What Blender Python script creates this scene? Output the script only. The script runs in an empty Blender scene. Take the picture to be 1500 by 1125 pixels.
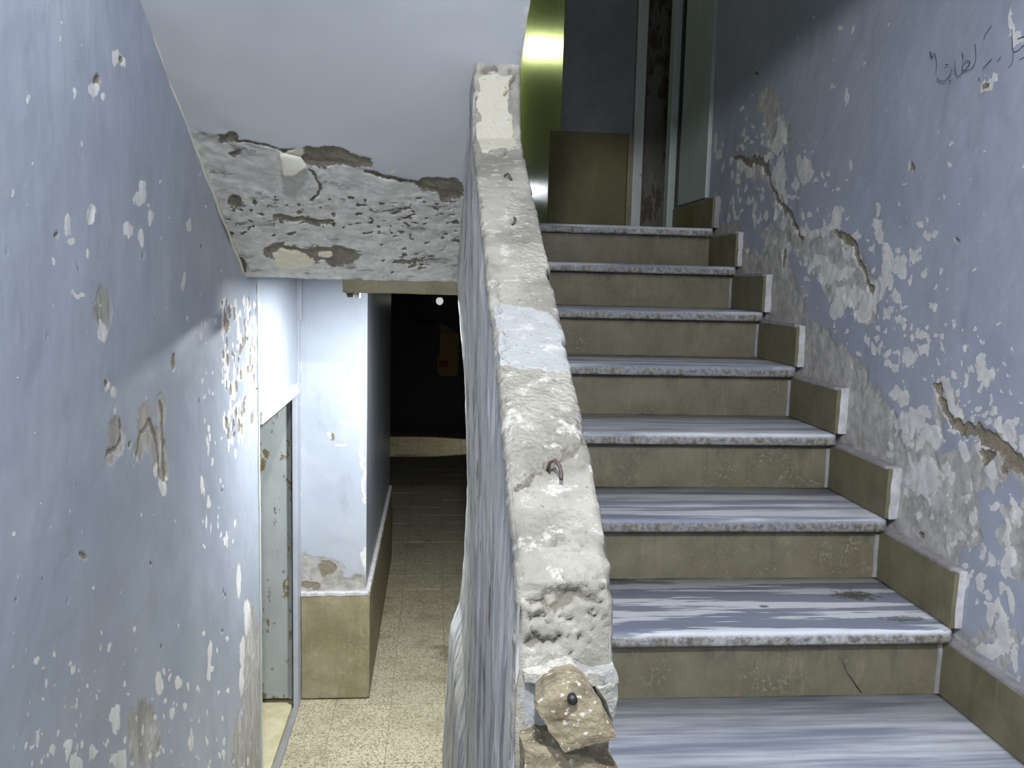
import bpy, bmesh, math, random
import numpy as np
from mathutils import Vector, Matrix, noise

C = bpy.context.scene
COL = C.collection
random.seed(7)
RNG = np.random.default_rng(11)

# ------------------------------------------------------------------ camera
F = 1277.6
YAW, PITCH, ROLL = -0.0891, 0.1185, 0.0252
def cam_axes():
    cy, sy = math.cos(YAW), math.sin(YAW)
    f = Vector((-sy*math.cos(PITCH), cy*math.cos(PITCH), -math.sin(PITCH)))
    r0 = Vector((cy, sy, 0)); u0 = r0.cross(f)
    r = math.cos(ROLL)*r0 + math.sin(ROLL)*u0
    u = -math.sin(ROLL)*r0 + math.cos(ROLL)*u0
    return r, u, f
CR, CU, CF = cam_axes()
cam = bpy.data.cameras.new('camera'); camo = bpy.data.objects.new('camera', cam); COL.objects.link(camo)
cam.sensor_width = 36; cam.lens = F/1500*36; cam.clip_start = 0.02
camo.matrix_world = Matrix(((CR.x, CU.x, -CF.x, 0), (CR.y, CU.y, -CF.y, 0), (CR.z, CU.z, -CF.z, 0), (0, 0, 0, 1)))
C.camera = camo
# ------------------------------------------------------------------ view, world, lights
C.view_settings.view_transform = 'Standard'; C.view_settings.look = 'None'
C.view_settings.gamma = 1; C.view_settings.use_curve_mapping = False
C.view_settings.exposure = 0.0
w = bpy.data.worlds.new('world'); C.world = w; w.use_nodes = True
w.node_tree.nodes['Background'].inputs[0].default_value = (.05, .055, .06, 1)
w.node_tree.nodes['Background'].inputs[1].default_value = 0.3
def lamp(name, loc, power, col, rad=.04):
    l = bpy.data.lights.new(name, 'POINT'); l.energy = power; l.color = col; l.shadow_soft_size = rad
    o = bpy.data.objects.new(name, l); o.location = loc; COL.objects.link(o); return o
lamp('stairwell_light', (-.03, -.15, 1.05), 175, (.93, .95, 1.0), .04)
def disk_light(name, loc, size, power, col, rot=(0, 0, 0)):
    l = bpy.data.lights.new(name, 'AREA'); l.shape = 'DISK'; l.size = size; l.energy = power; l.color = col
    o = bpy.data.objects.new(name, l); o.location = loc; o.rotation_euler = rot; COL.objects.link(o)
disk_light('corridor_light', (-.04, 3.20, -.012), .09, 40, (.95, .98, 1.0))
lamp('upper_hall_light', (.28, 7.6, 1.95), 30, (.86, 1.0, .40), .06)
lamp('landing_light', (-.25, 4.45, 2.35), 6, (1.0, 1.0, .80), .06)
def fill_light():  # soft fill added behind the camera; no window stands here
    l = bpy.data.lights.new('rear_fill', 'AREA'); l.shape = 'RECTANGLE'; l.size = .9; l.size_y = 1.0; l.energy = 5; l.color = (.92, .96, 1.0)
    o = bpy.data.objects.new('rear_fill', l); o.location = (.3, -1.42, -.45); o.rotation_euler = (math.radians(90), 0, 0); COL.objects.link(o)
fill_light()
def spot(name, loc, target, power, col, ang, blend=.3, rad=.03):
    l = bpy.data.lights.new(name, 'SPOT'); l.energy = power; l.color = col; l.spot_size = ang; l.spot_blend = blend; l.shadow_soft_size = rad
    o = bpy.data.objects.new(name, l); o.location = loc; o.rotation_euler = (Vector(target)-Vector(loc)).to_track_quat('-Z', 'Y').to_euler(); COL.objects.link(o)
spot('far_hall_light', (1.9, 10.15, -.5), (.0, 10.1, -1.955), 75, (1.0, 1.0, .92), .50, .25)
lamp('far_hall_glow', (.2, 10.2, -.25), .22, (1.0, .97, .9), .03)
lamp('upper_hall_low_light', (.42, 7.5, .76), 5, (.86, .93, 1.0), .05)

# ------------------------------------------------------------------ helpers
def un(x, y, ax, v):
    """the point where the sight line of a measured photo point meets the world plane axis = v"""
    d = CF + CR*((x-750)/F) - CU*((y-562.5)/F)
    return d*(v/d[ax])
def link(o, parent=None):
    COL.objects.link(o)
    if parent: o.parent = parent
    return o
def thing(name, label, cat, loc=(0, 0, 0), group=None):
    o = bpy.data.objects.new(name, None); o.location = loc; o.empty_display_size = .05
    o['label'] = label; o['category'] = cat
    if group: o['group'] = group
    COL.objects.link(o); return o
def struct(o, label=None, cat=None):
    o['kind'] = 'structure'
    if label: o['label'] = label
    if cat: o['category'] = cat
    return o
def mesh(name, verts, faces, mat, parent=None, smooth=False):
    me = bpy.data.meshes.new(name); me.from_pydata([tuple(v) for v in verts], [], faces); me.update()
    if mat: me.materials.append(mat)
    if smooth: me.polygons.foreach_set('use_smooth', [True]*len(me.polygons))
    o = bpy.data.objects.new(name, me)
    if parent:
        p = parent.location
        if p.length > 0:
            for v in me.vertices: v.co -= p
    return link(o, parent)
def bmobj(name, bm, mat, parent=None, smooth=False):
    me = bpy.data.meshes.new(name); bmesh.ops.recalc_face_normals(bm, faces=bm.faces); bm.to_mesh(me); bm.free()
    if mat: me.materials.append(mat)
    if smooth: me.polygons.foreach_set('use_smooth', [True]*len(me.polygons))
    o = bpy.data.objects.new(name, me); return link(o, parent)
def add_box(bm, a, b, bev=0):
    vs = [bm.verts.new((x, y, z)) for x in (a[0], b[0]) for y in (a[1], b[1]) for z in (a[2], b[2])]
    fs = [bm.faces.new([vs[i] for i in q]) for q in ((0, 1, 3, 2), (4, 6, 7, 5), (0, 4, 5, 1), (2, 3, 7, 6), (0, 2, 6, 4), (1, 5, 7, 3))]
    if bev:
        es = list({e for f in fs for e in f.edges})
        bmesh.ops.bevel(bm, geom=es, offset=bev, segments=2, affect='EDGES', profile=.6)
def box(name, a, b, mat, parent=None, bev=0):
    bm = bmesh.new(); add_box(bm, [min(a[i], b[i]) for i in range(3)], [max(a[i], b[i]) for i in range(3)], bev)
    return bmobj(name, bm, mat, parent)
def rough_box(name, a, b, mat, parent=None, cell=.03, amp=.003, seed=0, bev=.004):
    """a box cut into a grid and worn: for stone pieces and mortar"""
    bm = bmesh.new(); add_box(bm, a, b, bev)
    ln = [b[i]-a[i] for i in range(3)]
    for i in range(3):
        n = min(40, int(ln[i]/cell))
        for k in range(1, n):
            co = [0, 0, 0]; co[i] = a[i]+ln[i]*k/n; no = [0, 0, 0]; no[i] = 1
            bmesh.ops.bisect_plane(bm, geom=bm.verts[:]+bm.edges[:]+bm.faces[:], plane_co=co, plane_no=no)
    for v in bm.verts:
        v.co += noise.noise_vector(v.co*22+Vector((seed, 0, 0)))*amp + noise.noise_vector(v.co*75)*amp*.4
    return bmobj(name, bm, mat, parent)
def tube(name, pts, r, mat, parent=None, n=10):
    bm = bmesh.new(); rings = []
    for i, p in enumerate(pts):
        p = Vector(p); t = (Vector(pts[min(i+1, len(pts)-1)])-Vector(pts[max(i-1, 0)])).normalized()
        a = t.cross(Vector((.3, .2, 1))).normalized(); b = t.cross(a)
        rr = r if not isinstance(r, (list, tuple)) else r[i]
        rings.append([bm.verts.new(p+(a*math.cos(q)+b*math.sin(q))*rr) for q in [2*math.pi*k/n for k in range(n)]])
    for i in range(len(rings)-1):
        for k in range(n): bm.faces.new((rings[i][k], rings[i][(k+1) % n], rings[i+1][(k+1) % n], rings[i+1][k]))
    bm.faces.new(rings[0][::-1]); bm.faces.new(rings[-1])
    return bmobj(name, bm, mat, parent, True)

# numpy noise -------------------------------------------------------
def _h(ix, iy, iz, s):
    n = (ix*374761393 + iy*668265263 + iz*2147483647 + s*974711) & 0xffffffff
    n = ((n ^ (n >> 13))*1274126177) & 0xffffffff
    n = ((n ^ (n >> 16))*2246822519) & 0xffffffff
    return ((n ^ (n >> 15)) & 0xffff)/32767.5-1
def vnoise(p, sc, s=0):
    q = p*sc; i = np.floor(q).astype(np.int64); f = q-i; f = f*f*f*(f*(f*6-15)+10)
    out = 0
    for dx in (0, 1):
        wx = f[:, 0] if dx else 1-f[:, 0]
        for dy in (0, 1):
            wy = f[:, 1] if dy else 1-f[:, 1]
            for dz in (0, 1):
                wz = f[:, 2] if dz else 1-f[:, 2]
                out = out + wx*wy*wz*_h(i[:, 0]+dx, i[:, 1]+dy, i[:, 2]+dz, s)
    return out
def fbm(p, sc, s=0, o=4, g=.55):
    a, t = 1, 0; r = 0
    for k in range(o):
        r = r + a*vnoise(p+k*3.7, sc*2.03**k, s+k); t += a; a *= g
    return r/t*1.6

def spans(*segs):
    """stations: (from, to, step)*"""
    out = []
    for a, b, st in segs:
        n = max(1, int(round((b-a)/st))); out += list(np.linspace(a, b, n+1)[(1 if out else 0):])
    return np.array(out)
def npmesh(name, P, nu, nv, mat, attrs=None, parent=None, flip=False, keep=None, smooth=True):
    idx = np.arange(nu*nv).reshape(nu, nv)
    q = np.stack([idx[:-1, :-1], idx[1:, :-1], idx[1:, 1:], idx[:-1, 1:]], -1).reshape(-1, 4)
    if keep is not None: q = q[keep(P[q].mean(1))]
    if flip: q = q[:, ::-1]
    me = bpy.data.meshes.new(name)
    me.vertices.add(len(P)); me.vertices.foreach_set('co', P.astype(np.float32).ravel())
    me.loops.add(q.size); me.loops.foreach_set('vertex_index', q.ravel().astype(np.int32))
    me.polygons.add(len(q)); me.polygons.foreach_set('loop_start', np.arange(0, q.size, 4, dtype=np.int32))
    me.polygons.foreach_set('use_smooth', [smooth]*len(q))
    me.update(calc_edges=True)
    for k, a in (attrs or {}).items():
        at = me.attributes.new(k, 'FLOAT', 'POINT'); at.data.foreach_set('value', a.astype(np.float32))
    me.materials.append(mat); me.validate()
    return link(bpy.data.objects.new(name, me), parent)

# masks on a wall plane: every mark is measured once and stored in metres on its wall
class Marks:
    def __init__(s, ax, v, ua, va): s.ax, s.v, s.ua, s.va = ax, v, ua, va
    def pt(s, x, y):
        p = un(x, y, s.ax, s.v) if s.ax < 3 else s.v(x, y)
        return np.array([p[s.ua], p[s.va]])
    def blobs(s, U, L, m=None):
        """L: (px, py, rx, ry[, strength]) ; U = Nx2 warped wall coordinates"""
        m = np.full(len(U), -9.) if m is None else m
        for b in L:
            c = s.pt(b[0], b[1]); a = s.pt(b[0]+b[2], b[1])-c; e = s.pt(b[0], b[1]+b[3])-c
            M = np.linalg.inv(np.array([a, e]).T)
            R = max(np.abs(a).max(), np.abs(e).max())*2.2
            k = np.where((np.abs(U[:, 0]-c[0]) < R) & (np.abs(U[:, 1]-c[1]) < R))[0]
            d = (U[k]-c)@M.T
            m[k] = np.maximum(m[k], (b[4] if len(b) > 4 else 1.)*(1-np.sqrt((d**2).sum(1))))
        return m
    def line(s, U, pts, wd, m=None):
        m = np.full(len(U), -9.) if m is None else m
        P = [s.pt(*p) for p in pts]
        for a, b in zip(P[:-1], P[1:]):
            d = b-a; t = np.clip(((U-a)@d)/(d@d), 0, 1); q = U-(a+t[:, None]*d)
            m = np.maximum(m, 1-np.sqrt((q**2).sum(1))/wd)
        return m
    def poly(s, U, pts, soft=.04):
        P = [s.pt(*p) for p in pts]; ins = np.zeros(len(U), bool); dist = np.full(len(U), 9.)
        for a, b in zip(P, P[1:]+P[:1]):
            d = b-a; t = np.clip(((U-a)@d)/(d@d), 0, 1); q = U-(a+t[:, None]*d)
            dist = np.minimum(dist, np.sqrt((q**2).sum(1)))
            c = (a[1] > U[:, 1]) != (b[1] > U[:, 1])
            with np.errstate(divide='ignore', invalid='ignore'):
                xi = (b[0]-a[0])*(U[:, 1]-a[1])/(b[1]-a[1]+1e-12)+a[0]
            ins ^= c & (U[:, 0] < xi)
        return np.clip(np.where(ins, dist, -dist)/soft, -1, 1)

# ------------------------------------------------------------------ materials
def s2l(c):
    c = np.array(c)/255.
    return tuple(np.where(c <= .04045, c/12.92, ((c+.055)/1.055)**2.4))+(1,)
class NT:
    def __init__(s, name):
        s.m = bpy.data.materials.new(name); s.m.use_nodes = True; s.t = s.m.node_tree
        s.b = s.t.nodes['Principled BSDF']; s.x = 0
    def n(s, kind, **kw):
        o = s.t.nodes.new(kind)
        for k, v in kw.items():
            if isinstance(k, str) and k.startswith('i_'):
                continue
            setattr(o, k, v)
        return o
    def l(s, a, b): s.t.links.new(a, b)
    def inp(s, sock, v):
        if hasattr(v, 'is_output'): s.l(v, sock)
        else: sock.default_value = v
    def co(s, scale=(1, 1, 1), kind='Position', loc=(0, 0, 0)):
        if kind == 'Position': src = s.n('ShaderNodeNewGeometry').outputs['Position']
        else: src = s.n('ShaderNodeTexCoord').outputs['Object']
        mp = s.n('ShaderNodeMapping'); s.l(src, mp.inputs[0]); mp.inputs['Scale'].default_value = scale; mp.inputs['Location'].default_value = loc
        return mp.outputs[0]
    def noise(s, sc, det=4, rough=.6, vec=None, dist=0.):
        o = s.n('ShaderNodeTexNoise'); o.inputs['Scale'].default_value = sc; o.inputs['Detail'].default_value = det
        o.inputs['Roughness'].default_value = rough; o.inputs['Distortion'].default_value = dist
        s.l(vec if vec is not None else s.co(), o.inputs['Vector']); return o.outputs[0]
    def voro(s, sc, vec=None, feat='F1', rnd=1.):
        o = s.n('ShaderNodeTexVoronoi', feature=feat); o.inputs['Scale'].default_value = sc
        if 'Randomness' in o.inputs: o.inputs['Randomness'].default_value = rnd
        s.l(vec if vec is not None else s.co(), o.inputs['Vector']); return o.outputs['Distance']
    def math(s, op, a, b=0., c=None, clamp=False):
        o = s.n('ShaderNodeMath', operation=op); o.use_clamp = clamp; s.inp(o.inputs[0], a); s.inp(o.inputs[1], b)
        if c is not None: s.inp(o.inputs[2], c)
        return o.outputs[0]
    def ss(s, v, a, b, lo=0., hi=1.):
        o = s.n('ShaderNodeMapRange', interpolation_type='SMOOTHSTEP'); s.inp(o.inputs[0], v)
        o.inputs[1].default_value = a; o.inputs[2].default_value = b; o.inputs[3].default_value = lo; o.inputs[4].default_value = hi
        return o.outputs[0]
    def mix(s, f, a, b, mode='MIX'):
        o = s.n('ShaderNodeMix', data_type='RGBA', blend_type=mode); s.inp(o.inputs[0], f); s.inp(o.inputs[6], a); s.inp(o.inputs[7], b)
        return o.outputs[2]
    def attr(s, k):
        o = s.n('ShaderNodeAttribute'); o.attribute_name = k; return o.outputs['Fac']
    def rand(s): return s.n('ShaderNodeObjectInfo').outputs['Random']
    def done(s, col, rough=.6, height=None, strength=.5, dist=.004, spec=.5, coat=0):
        s.inp(s.b.inputs['Base Color'], col); s.inp(s.b.inputs['Roughness'], rough)
        s.b.inputs['Specular IOR Level'].default_value = spec
        if coat: s.b.inputs['Coat Weight'].default_value = coat
        if height is not None:
            bp = s.n('ShaderNodeBump'); bp.inputs['Strength'].default_value = strength; bp.inputs['Distance'].default_value = dist
            s.l(height, bp.inputs['Height']); s.l(bp.outputs[0], s.b.inputs['Normal'])
        return s.m

PAINT = (168, 174, 184); PLASTER = (176, 173, 166); WHITE = (222, 222, 218); BROWN = (120, 112, 96)

def wall_paint(name, paint=PAINT, paint2=(146, 155, 178), rough=.42, stretch=(1, 1, 1), plaster=PLASTER):
    """old oil paint over plaster. Attributes: plaster (bare plaster), flake (white filler), crack (brown, deep), speck (density of specks)"""
    t = NT(name); p = t.co(); ps = t.co(stretch)
    n1 = t.noise(3.0, 5, .6, p); n2 = t.noise(28, 5, .65, ps); n3 = t.noise(160, 3, .6, p)
    col = t.mix(t.ss(n1, .35, .68), s2l(paint), s2l(paint2))
    col = t.mix(t.ss(t.noise(9, 6, .7, t.co((1, 1, .35))), .52, .75, 0, .35), col, s2l((132, 136, 150)))
    dark = t.ss(t.noise(60, 4, .7, ps), .66, .74, 0, .45)
    col = t.mix(dark, col, s2l((110, 112, 122)))
    fine = t.math('MULTIPLY_ADD', t.math('SUBTRACT', t.noise(45, 5, .7, p), .5), .9, t.math('MULTIPLY', t.math('SUBTRACT', n3, .5), .35))
    mp = t.ss(t.math('ADD', t.attr('plaster'), fine), -.03, .05)
    mf = t.ss(t.math('ADD', t.attr('flake'), t.math('MULTIPLY', fine, 1.3)), -.04, .06)
    mc = t.ss(t.math('ADD', t.attr('crack'), t.math('MULTIPLY', fine, .9)), -.02, .15)
    vo = t.voro(42, t.co(stretch)); vs = t.ss(t.math('ADD', vo, t.math('MULTIPLY', t.noise(20, 2, .5, p), .25)), .22, .27, 1, 0)
    sp = t.math('MULTIPLY', vs, t.ss(t.math('ADD', t.attr('speck'), t.math('SUBTRACT', t.noise(14, 3, .6, p), .75)), -.05, .05))
    pc = t.mix(t.ss(n2, .35, .65), s2l(plaster), s2l([c*.84 for c in plaster]))
    pc = t.mix(t.ss(t.noise(12, 5, .7, p), .5, .68, 0, .75), pc, s2l((200, 199, 199)))
    col = t.mix(mp, col, pc)
    fc = t.mix(t.ss(n2, .3, .7), s2l(WHITE), s2l((202, 200, 196)))
    col = t.mix(mf, col, fc); col = t.mix(sp, col, fc)
    cc = t.mix(t.ss(n3, .35, .65), s2l(BROWN), s2l((140, 131, 112)))
    col = t.mix(mc, col, cc)
    bare = t.math('MAXIMUM', mp, t.math('MAXIMUM', mf, t.math('MAXIMUM', mc, sp)))
    h = t.math('MULTIPLY', bare, -.55)
    h = t.math('ADD', h, t.math('MULTIPLY', t.math('MULTIPLY', n2, bare), .9))
    h = t.math('ADD', h, t.math('MULTIPLY', mc, -.9))
    h = t.math('ADD', h, t.math('MULTIPLY', t.noise(11, 6, .55, ps), .9))
    rg = t.math('ADD', rough, t.math('ADD', t.math('MULTIPLY', bare, .4), t.math('MULTIPLY', n2, .12)), clamp=True)
    return t.done(col, rg, h, .75, .004)
def plain_paint(name, c1, c2, rough=.5, stretch=(1, 1, 1), sc=14, bump=.3, spec=.5, coat=0, chips=None):
    t = NT(name); ps = t.co(stretch); n = t.noise(sc, 6, .62, ps); n0 = t.noise(2.2, 3, .5)
    col = t.mix(t.ss(n, .36, .66), s2l(c1), s2l(c2)); col = t.mix(t.ss(n0, .4, .7, 0, .4), col, s2l([x*.85 for x in c1]))
    h = n
    if chips:
        mc = t.ss(t.noise(chips[1], 6, .7, t.co(chips[3] if len(chips) > 3 else (1, 1, 1))), chips[2], chips[2]+.03)
        col = t.mix(mc, col, s2l(chips[0])); h = t.math('ADD', n, t.math('MULTIPLY', mc, -1.))
    return t.done(col, rough, h, bump, .004, spec, coat)
def stone(name, c1, c2, c3, rough=.5, sc=9, crust=True, stains=(), stretch=(1, 1, 1), under=None, cracks=None):
    """limestone facing slabs: blotchy olive beige with pale crust"""
    t = NT(name); p = t.co(stretch); off = t.n('ShaderNodeVectorMath', operation='ADD'); t.l(p, off.inputs[0])
    cv = t.n('ShaderNodeCombineXYZ'); r = t.rand(); [t.l(t.math('MULTIPLY', r, k), cv.inputs[i]) for i, k in enumerate((31., 17., 57.))]
    t.l(cv.outputs[0], off.inputs[1]); p = off.outputs[0]
    a = t.noise(sc, 6, .65, p); b = t.noise(sc*5, 5, .7, p); c = t.noise(sc*18, 3, .6, p)
    col = t.mix(t.ss(a, .36, .66), s2l(c1), s2l(c2))
    col = t.mix(t.ss(b, .54, .74, 0, .6), col, s2l(c3))
    if crust:
        col = t.mix(t.ss(t.math('ADD', t.math('MULTIPLY', c, .5), t.math('MULTIPLY', a, .5)), .56, .66, 0, .6), col, s2l((172, 168, 148)))
    col = t.mix(t.ss(t.noise(3.5, 5, .6, p), .52, .72, 0, .5), col, s2l([x*.72 for x in c1]))
    if under is not None:  # dark top band: grime plus the nosing's shadow line painted in
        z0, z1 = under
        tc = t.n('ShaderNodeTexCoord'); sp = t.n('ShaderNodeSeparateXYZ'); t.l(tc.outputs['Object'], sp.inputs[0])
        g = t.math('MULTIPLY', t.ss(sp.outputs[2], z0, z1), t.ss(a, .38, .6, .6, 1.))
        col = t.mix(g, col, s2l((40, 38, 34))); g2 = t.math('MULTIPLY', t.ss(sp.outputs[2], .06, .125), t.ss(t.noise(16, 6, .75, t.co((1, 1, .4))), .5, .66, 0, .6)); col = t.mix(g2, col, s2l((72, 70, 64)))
    col = t.mix(t.math('MULTIPLY', r, .3), col, s2l([x*.8 for x in c1]))
    vs = t.noise(sc*3, 5, .7, t.co((1.6, 1.6, .2))); col = t.mix(t.ss(vs, .54, .74, 0, .35), col, s2l([x*.62 for x in c1])); col = t.mix(t.ss(vs, .44, .28, 0, .22), col, s2l([min(255, x*1.3) for x in c1]))
    h = t.math('ADD', t.math('MULTIPLY', b, .7), t.math('MULTIPLY', c, .5))
    return t.done(col, t.math('MULTIPLY_ADD', b, .25, rough), h, .5, .003)
def marble_tread(name, stains=(), contrast=.5, seed=0., blue=0.):
    t = NT(name)
    p = t.co((.075, 1, 1), 'Object', (seed, seed*2, 0)); pw = t.co((1, 1, 1), 'Object')
    a = t.noise(17, 4, .6, p, .25); b = t.noise(60, 4, .6, p, .2); c = t.noise(70, 5, .7, pw)
    lo = s2l((142, 148, 164)); hi = s2l((226, 229, 234))
    col = t.mix(t.ss(t.math('MULTIPLY_ADD', b, .3, t.math('MULTIPLY', a, .7)), .5-.16*(1-contrast), .5+.16*(1-contrast)+.02), lo, hi)
    col = t.mix(t.ss(t.noise(6, 5, .7, pw), .5, .75, 0, .35), col, s2l((176, 172, 176)))
    # worn scratches and dots
    dots = t.ss(t.voro(24, pw), .035, .05, .8, 0); col = t.mix(t.math('MULTIPLY', dots, t.ss(t.noise(7, 2, .5, pw), .55, .62)), col, s2l((74, 70, 66)))
    # grime on the front edge: y is local to the front of the tread
    sx = t.n('ShaderNodeSeparateXYZ'); t.l(pw, sx.inputs[0])
    e = t.ss(sx.outputs[2], -.016, -.004, 1, 0)
    e = t.math('MULTIPLY', e, t.ss(sx.outputs[1], .004, .02, 1, 0))
    g = t.math('MULTIPLY', e, t.ss(t.noise(14, 6, .75, pw), .42, .58, .6, 1.0))
    col = t.mix(g, col, t.mix(t.ss(c, .4, .6), s2l((96, 94, 88)), s2l((150, 146, 134))))
    for (x, y, rx, ry, st) in stains:
        m = t.n('ShaderNodeMapping'); t.l(pw, m.inputs[0]); m.vector_type = 'TEXTURE'
        m.inputs['Location'].default_value = (x, y, 0); m.inputs['Scale'].default_value = (rx, ry, .3)
        ln = t.n('ShaderNodeVectorMath', operation='LENGTH'); t.l(m.outputs[0], ln.inputs[0])
        q = t.ss(t.math('ADD', ln.outputs['Value'], t.math('MULTIPLY', t.math('SUBTRACT', t.noise(55, 6, .8, pw), .5), 5.0)), .7, 1.15, st, 0)
        col = t.mix(q, col, s2l((78, 76, 62)))
    h = t.math('ADD', t.math('MULTIPLY', c, .4), t.noise(12, 3, .5, pw))
    return t.done(col, t.math('MULTIPLY_ADD', c, .25, .28), h, .22, .003)

M = {}
M['wall_l'] = wall_paint('painted_wall_left', stretch=(1, 1, .3), paint=(165, 172, 184), paint2=(153, 161, 174), rough=.38)
M['wall_r'] = wall_paint('painted_wall_right', paint=(166, 172, 185), paint2=(155, 162, 176), rough=.46, plaster=(190, 187, 181))
M['pillar'] = wall_paint('painted_pillar', paint=(176, 183, 192), paint2=(168, 176, 188), rough=.45)
M['pillar_plain'] = plain_paint('plain_pale_paint', (180, 184, 194), (172, 177, 190), .5)
M['hall'] = plain_paint('gloss_hall_paint', (186, 192, 200), (160, 168, 180), .3, (1, 1, .18), 22, .6)
M['gloss'] = plain_paint('glossy_upper_wall_paint', (140, 144, 108), (124, 128, 92), .33, (1, .6, .05), 60, .55)
M['gloss_low'] = plain_paint('glossy_reflection_pale_base', (150, 156, 160), (130, 136, 140), .3, (1, .6, .05), 60, .5)  # pale tone stands in for the white-blue reflection on the base slabs
M['grey'] = plain_paint('grey_wall_paint', (138, 144, 146), (128, 134, 138), .5, (1, 1, 1), 12, .2)
M['casing_lit_strip'] = plain_paint('casing_and_lit_strip_paint', (178, 190, 182), (164, 176, 168), .45, (1, 1, .3), 18, .25)  # casing post colour; on the wall strip it stands for light
M['frame'] = plain_paint('white_frame_paint', (206, 212, 208), (190, 196, 192), .4, (1, 1, .2), 18, .3, chips=((120, 104, 86), 30, .66))
M['leaf_up'] = plain_paint('stained_door_leaf', (104, 102, 92), (84, 80, 70), .5, (1, 1, .4), 10, .4, chips=((62, 48, 32), 12, .54, (1, 1, .4)))
M['leaf_low'] = plain_paint('rusty_metal_door', (168, 174, 174), (156, 163, 163), .5, (1, 1, .5), 10, .35, chips=((116, 102, 74), 17, .585, (1, 1, .6)))
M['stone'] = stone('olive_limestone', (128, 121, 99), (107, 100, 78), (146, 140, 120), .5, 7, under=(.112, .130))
M['skirt'] = stone('olive_skirting_stone', (122, 116, 90), (102, 97, 72), (138, 132, 108), .5, 8, crust=False)
M['skirt_hall'] = stone('brown_olive_light_edge_skirting', (112, 104, 58), (98, 91, 48), (120, 112, 70), .42, 6, crust=False)
M['pillar_stone'] = stone('pillar_base_stone', (158, 150, 124), (136, 126, 92), (176, 170, 148), .45, 5)
M['mortar'] = plain_paint('white_mortar', (206, 205, 206), (178, 176, 176), .85, (1, 1, 1), 30, .8)
M['ledge'] = plain_paint('grey_mortar_ledge', (158, 156, 156), (140, 138, 138), .85, (1, 1, 1), 30, .8)
M['dark'] = plain_paint('dark_void', (16, 16, 18), (12, 12, 14), .8)
M['darkwall'] = plain_paint('hall_gloom_colour', (34, 36, 44), (28, 30, 38), .6)  # near-black colour carries the gloom of the unlit hall
M['iron'] = plain_paint('rusty_iron', (92, 76, 68), (66, 56, 52), .55, sc=60, bump=.5)
M['pencil'] = plain_paint('pencil_mark', (66, 66, 84), (78, 78, 96), .7)
M['grout'] = plain_paint('floor_grout', (150, 142, 120), (128, 120, 100), .8)
M['black'] = plain_paint('black_plastic', (20, 20, 22), (26, 26, 28), .5)
M['pale'] = plain_paint('pale_plastic', (210, 208, 196), (200, 198, 186), .5)
M['card'] = plain_paint('brown_cardboard', (150, 128, 78), (138, 116, 68), .8)
M['red'] = plain_paint('red_print', (132, 30, 24), (110, 24, 20), .7)
M['cream'] = plain_paint('cream_floor_slab', (214, 206, 170), (196, 186, 146), .5)
M['concrete'] = plain_paint('plain_concrete', (150, 150, 150), (138, 138, 138), .8)
def terrazzo():
    t = NT('terrazzo'); p = t.co()
    v = t.n('ShaderNodeTexVoronoi'); v.inputs['Scale'].default_value = 150; t.l(p, v.inputs['Vector'])
    sep = t.n('ShaderNodeSeparateColor'); t.l(v.outputs['Color'], sep.inputs[0])
    ch = t.mix(t.ss(sep.outputs[0], .55, .6), s2l((212, 206, 182)), s2l((132, 124, 102)))
    ch = t.mix(t.ss(sep.outputs[1], .88, .9), ch, s2l((70, 64, 52)))
    col = t.mix(t.ss(v.outputs['Distance'], .3, .62, 0, .9), ch, s2l((186, 178, 148)))
    col = t.mix(t.ss(t.noise(4, 5, .65), .5, .72, 0, .5), col, s2l((120, 106, 76)))
    col = t.mix(t.math('MULTIPLY', t.rand(), .22), col, s2l((150, 144, 122)))
    col = t.mix(t.ss(t.noise(2.1, 3, .6, t.co((1, 1, 1), loc=(5, 3, 0))), .62, .68, 0, .5), col, s2l((84, 76, 58)))
    return t.done(col, t.math('MULTIPLY_ADD', t.noise(30, 3, .6), .2, .38), t.noise(90, 3, .6), .12, .002)
M['terrazzo'] = terrazzo()
def soffit_mat():
    t = NT('soffit_paint_and_concrete'); p = t.co()
    col = t.mix(t.ss(t.noise(2.6, 4, .5), .38, .66), s2l((190, 194, 200)), s2l((180, 184, 191)))
    n2 = t.noise(30, 5, .7); n3 = t.noise(120, 3, .6); fine = t.math('MULTIPLY_ADD', t.math('SUBTRACT', n2, .5), .9, t.math('MULTIPLY', t.math('SUBTRACT', n3, .5), .3))
    mr = t.ss(t.math('ADD', t.attr('rough'), t.math('MULTIPLY', fine, .6)), -.03, .05)
    rc = t.mix(t.ss(n2, .34, .62), s2l((206, 206, 204)), s2l((182, 182, 180)))
    rc = t.mix(t.ss(t.noise(14, 6, .75, t.co((.5, 1, 1))), .55, .63, 0, .85), rc, s2l((112, 110, 108)))
    col = t.mix(mr, col, rc)
    mc = t.ss(t.math('ADD', t.attr('crack'), t.math('MULTIPLY', fine, .8)), -.02, .06)
    cc = t.mix(t.ss(n2, .4, .6), s2l((126, 120, 104)), s2l((104, 99, 88)))
    cc = t.mix(t.ss(n3, .52, .66, 0, .6), cc, s2l((84, 80, 70)))
    col = t.mix(mc, col, cc)
    mf = t.ss(t.math('ADD', t.attr('flake'), t.math('MULTIPLY', fine, .5)), -.02, .05)
    col = t.mix(mf, col, s2l((206, 202, 182)))
    h = t.math('ADD', t.math('MULTIPLY', mr, -.35), t.math('MULTIPLY', mc, -1.1))
    h = t.math('ADD', h, t.math('MULTIPLY', t.math('MULTIPLY', n2, mr), .9))
    h = t.math('ADD', h, t.math('MULTIPLY', t.noise(5, 4, .5), 1.2))
    return t.done(col, .75, h, .4, .003)
M['soffit'] = soffit_mat()
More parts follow.
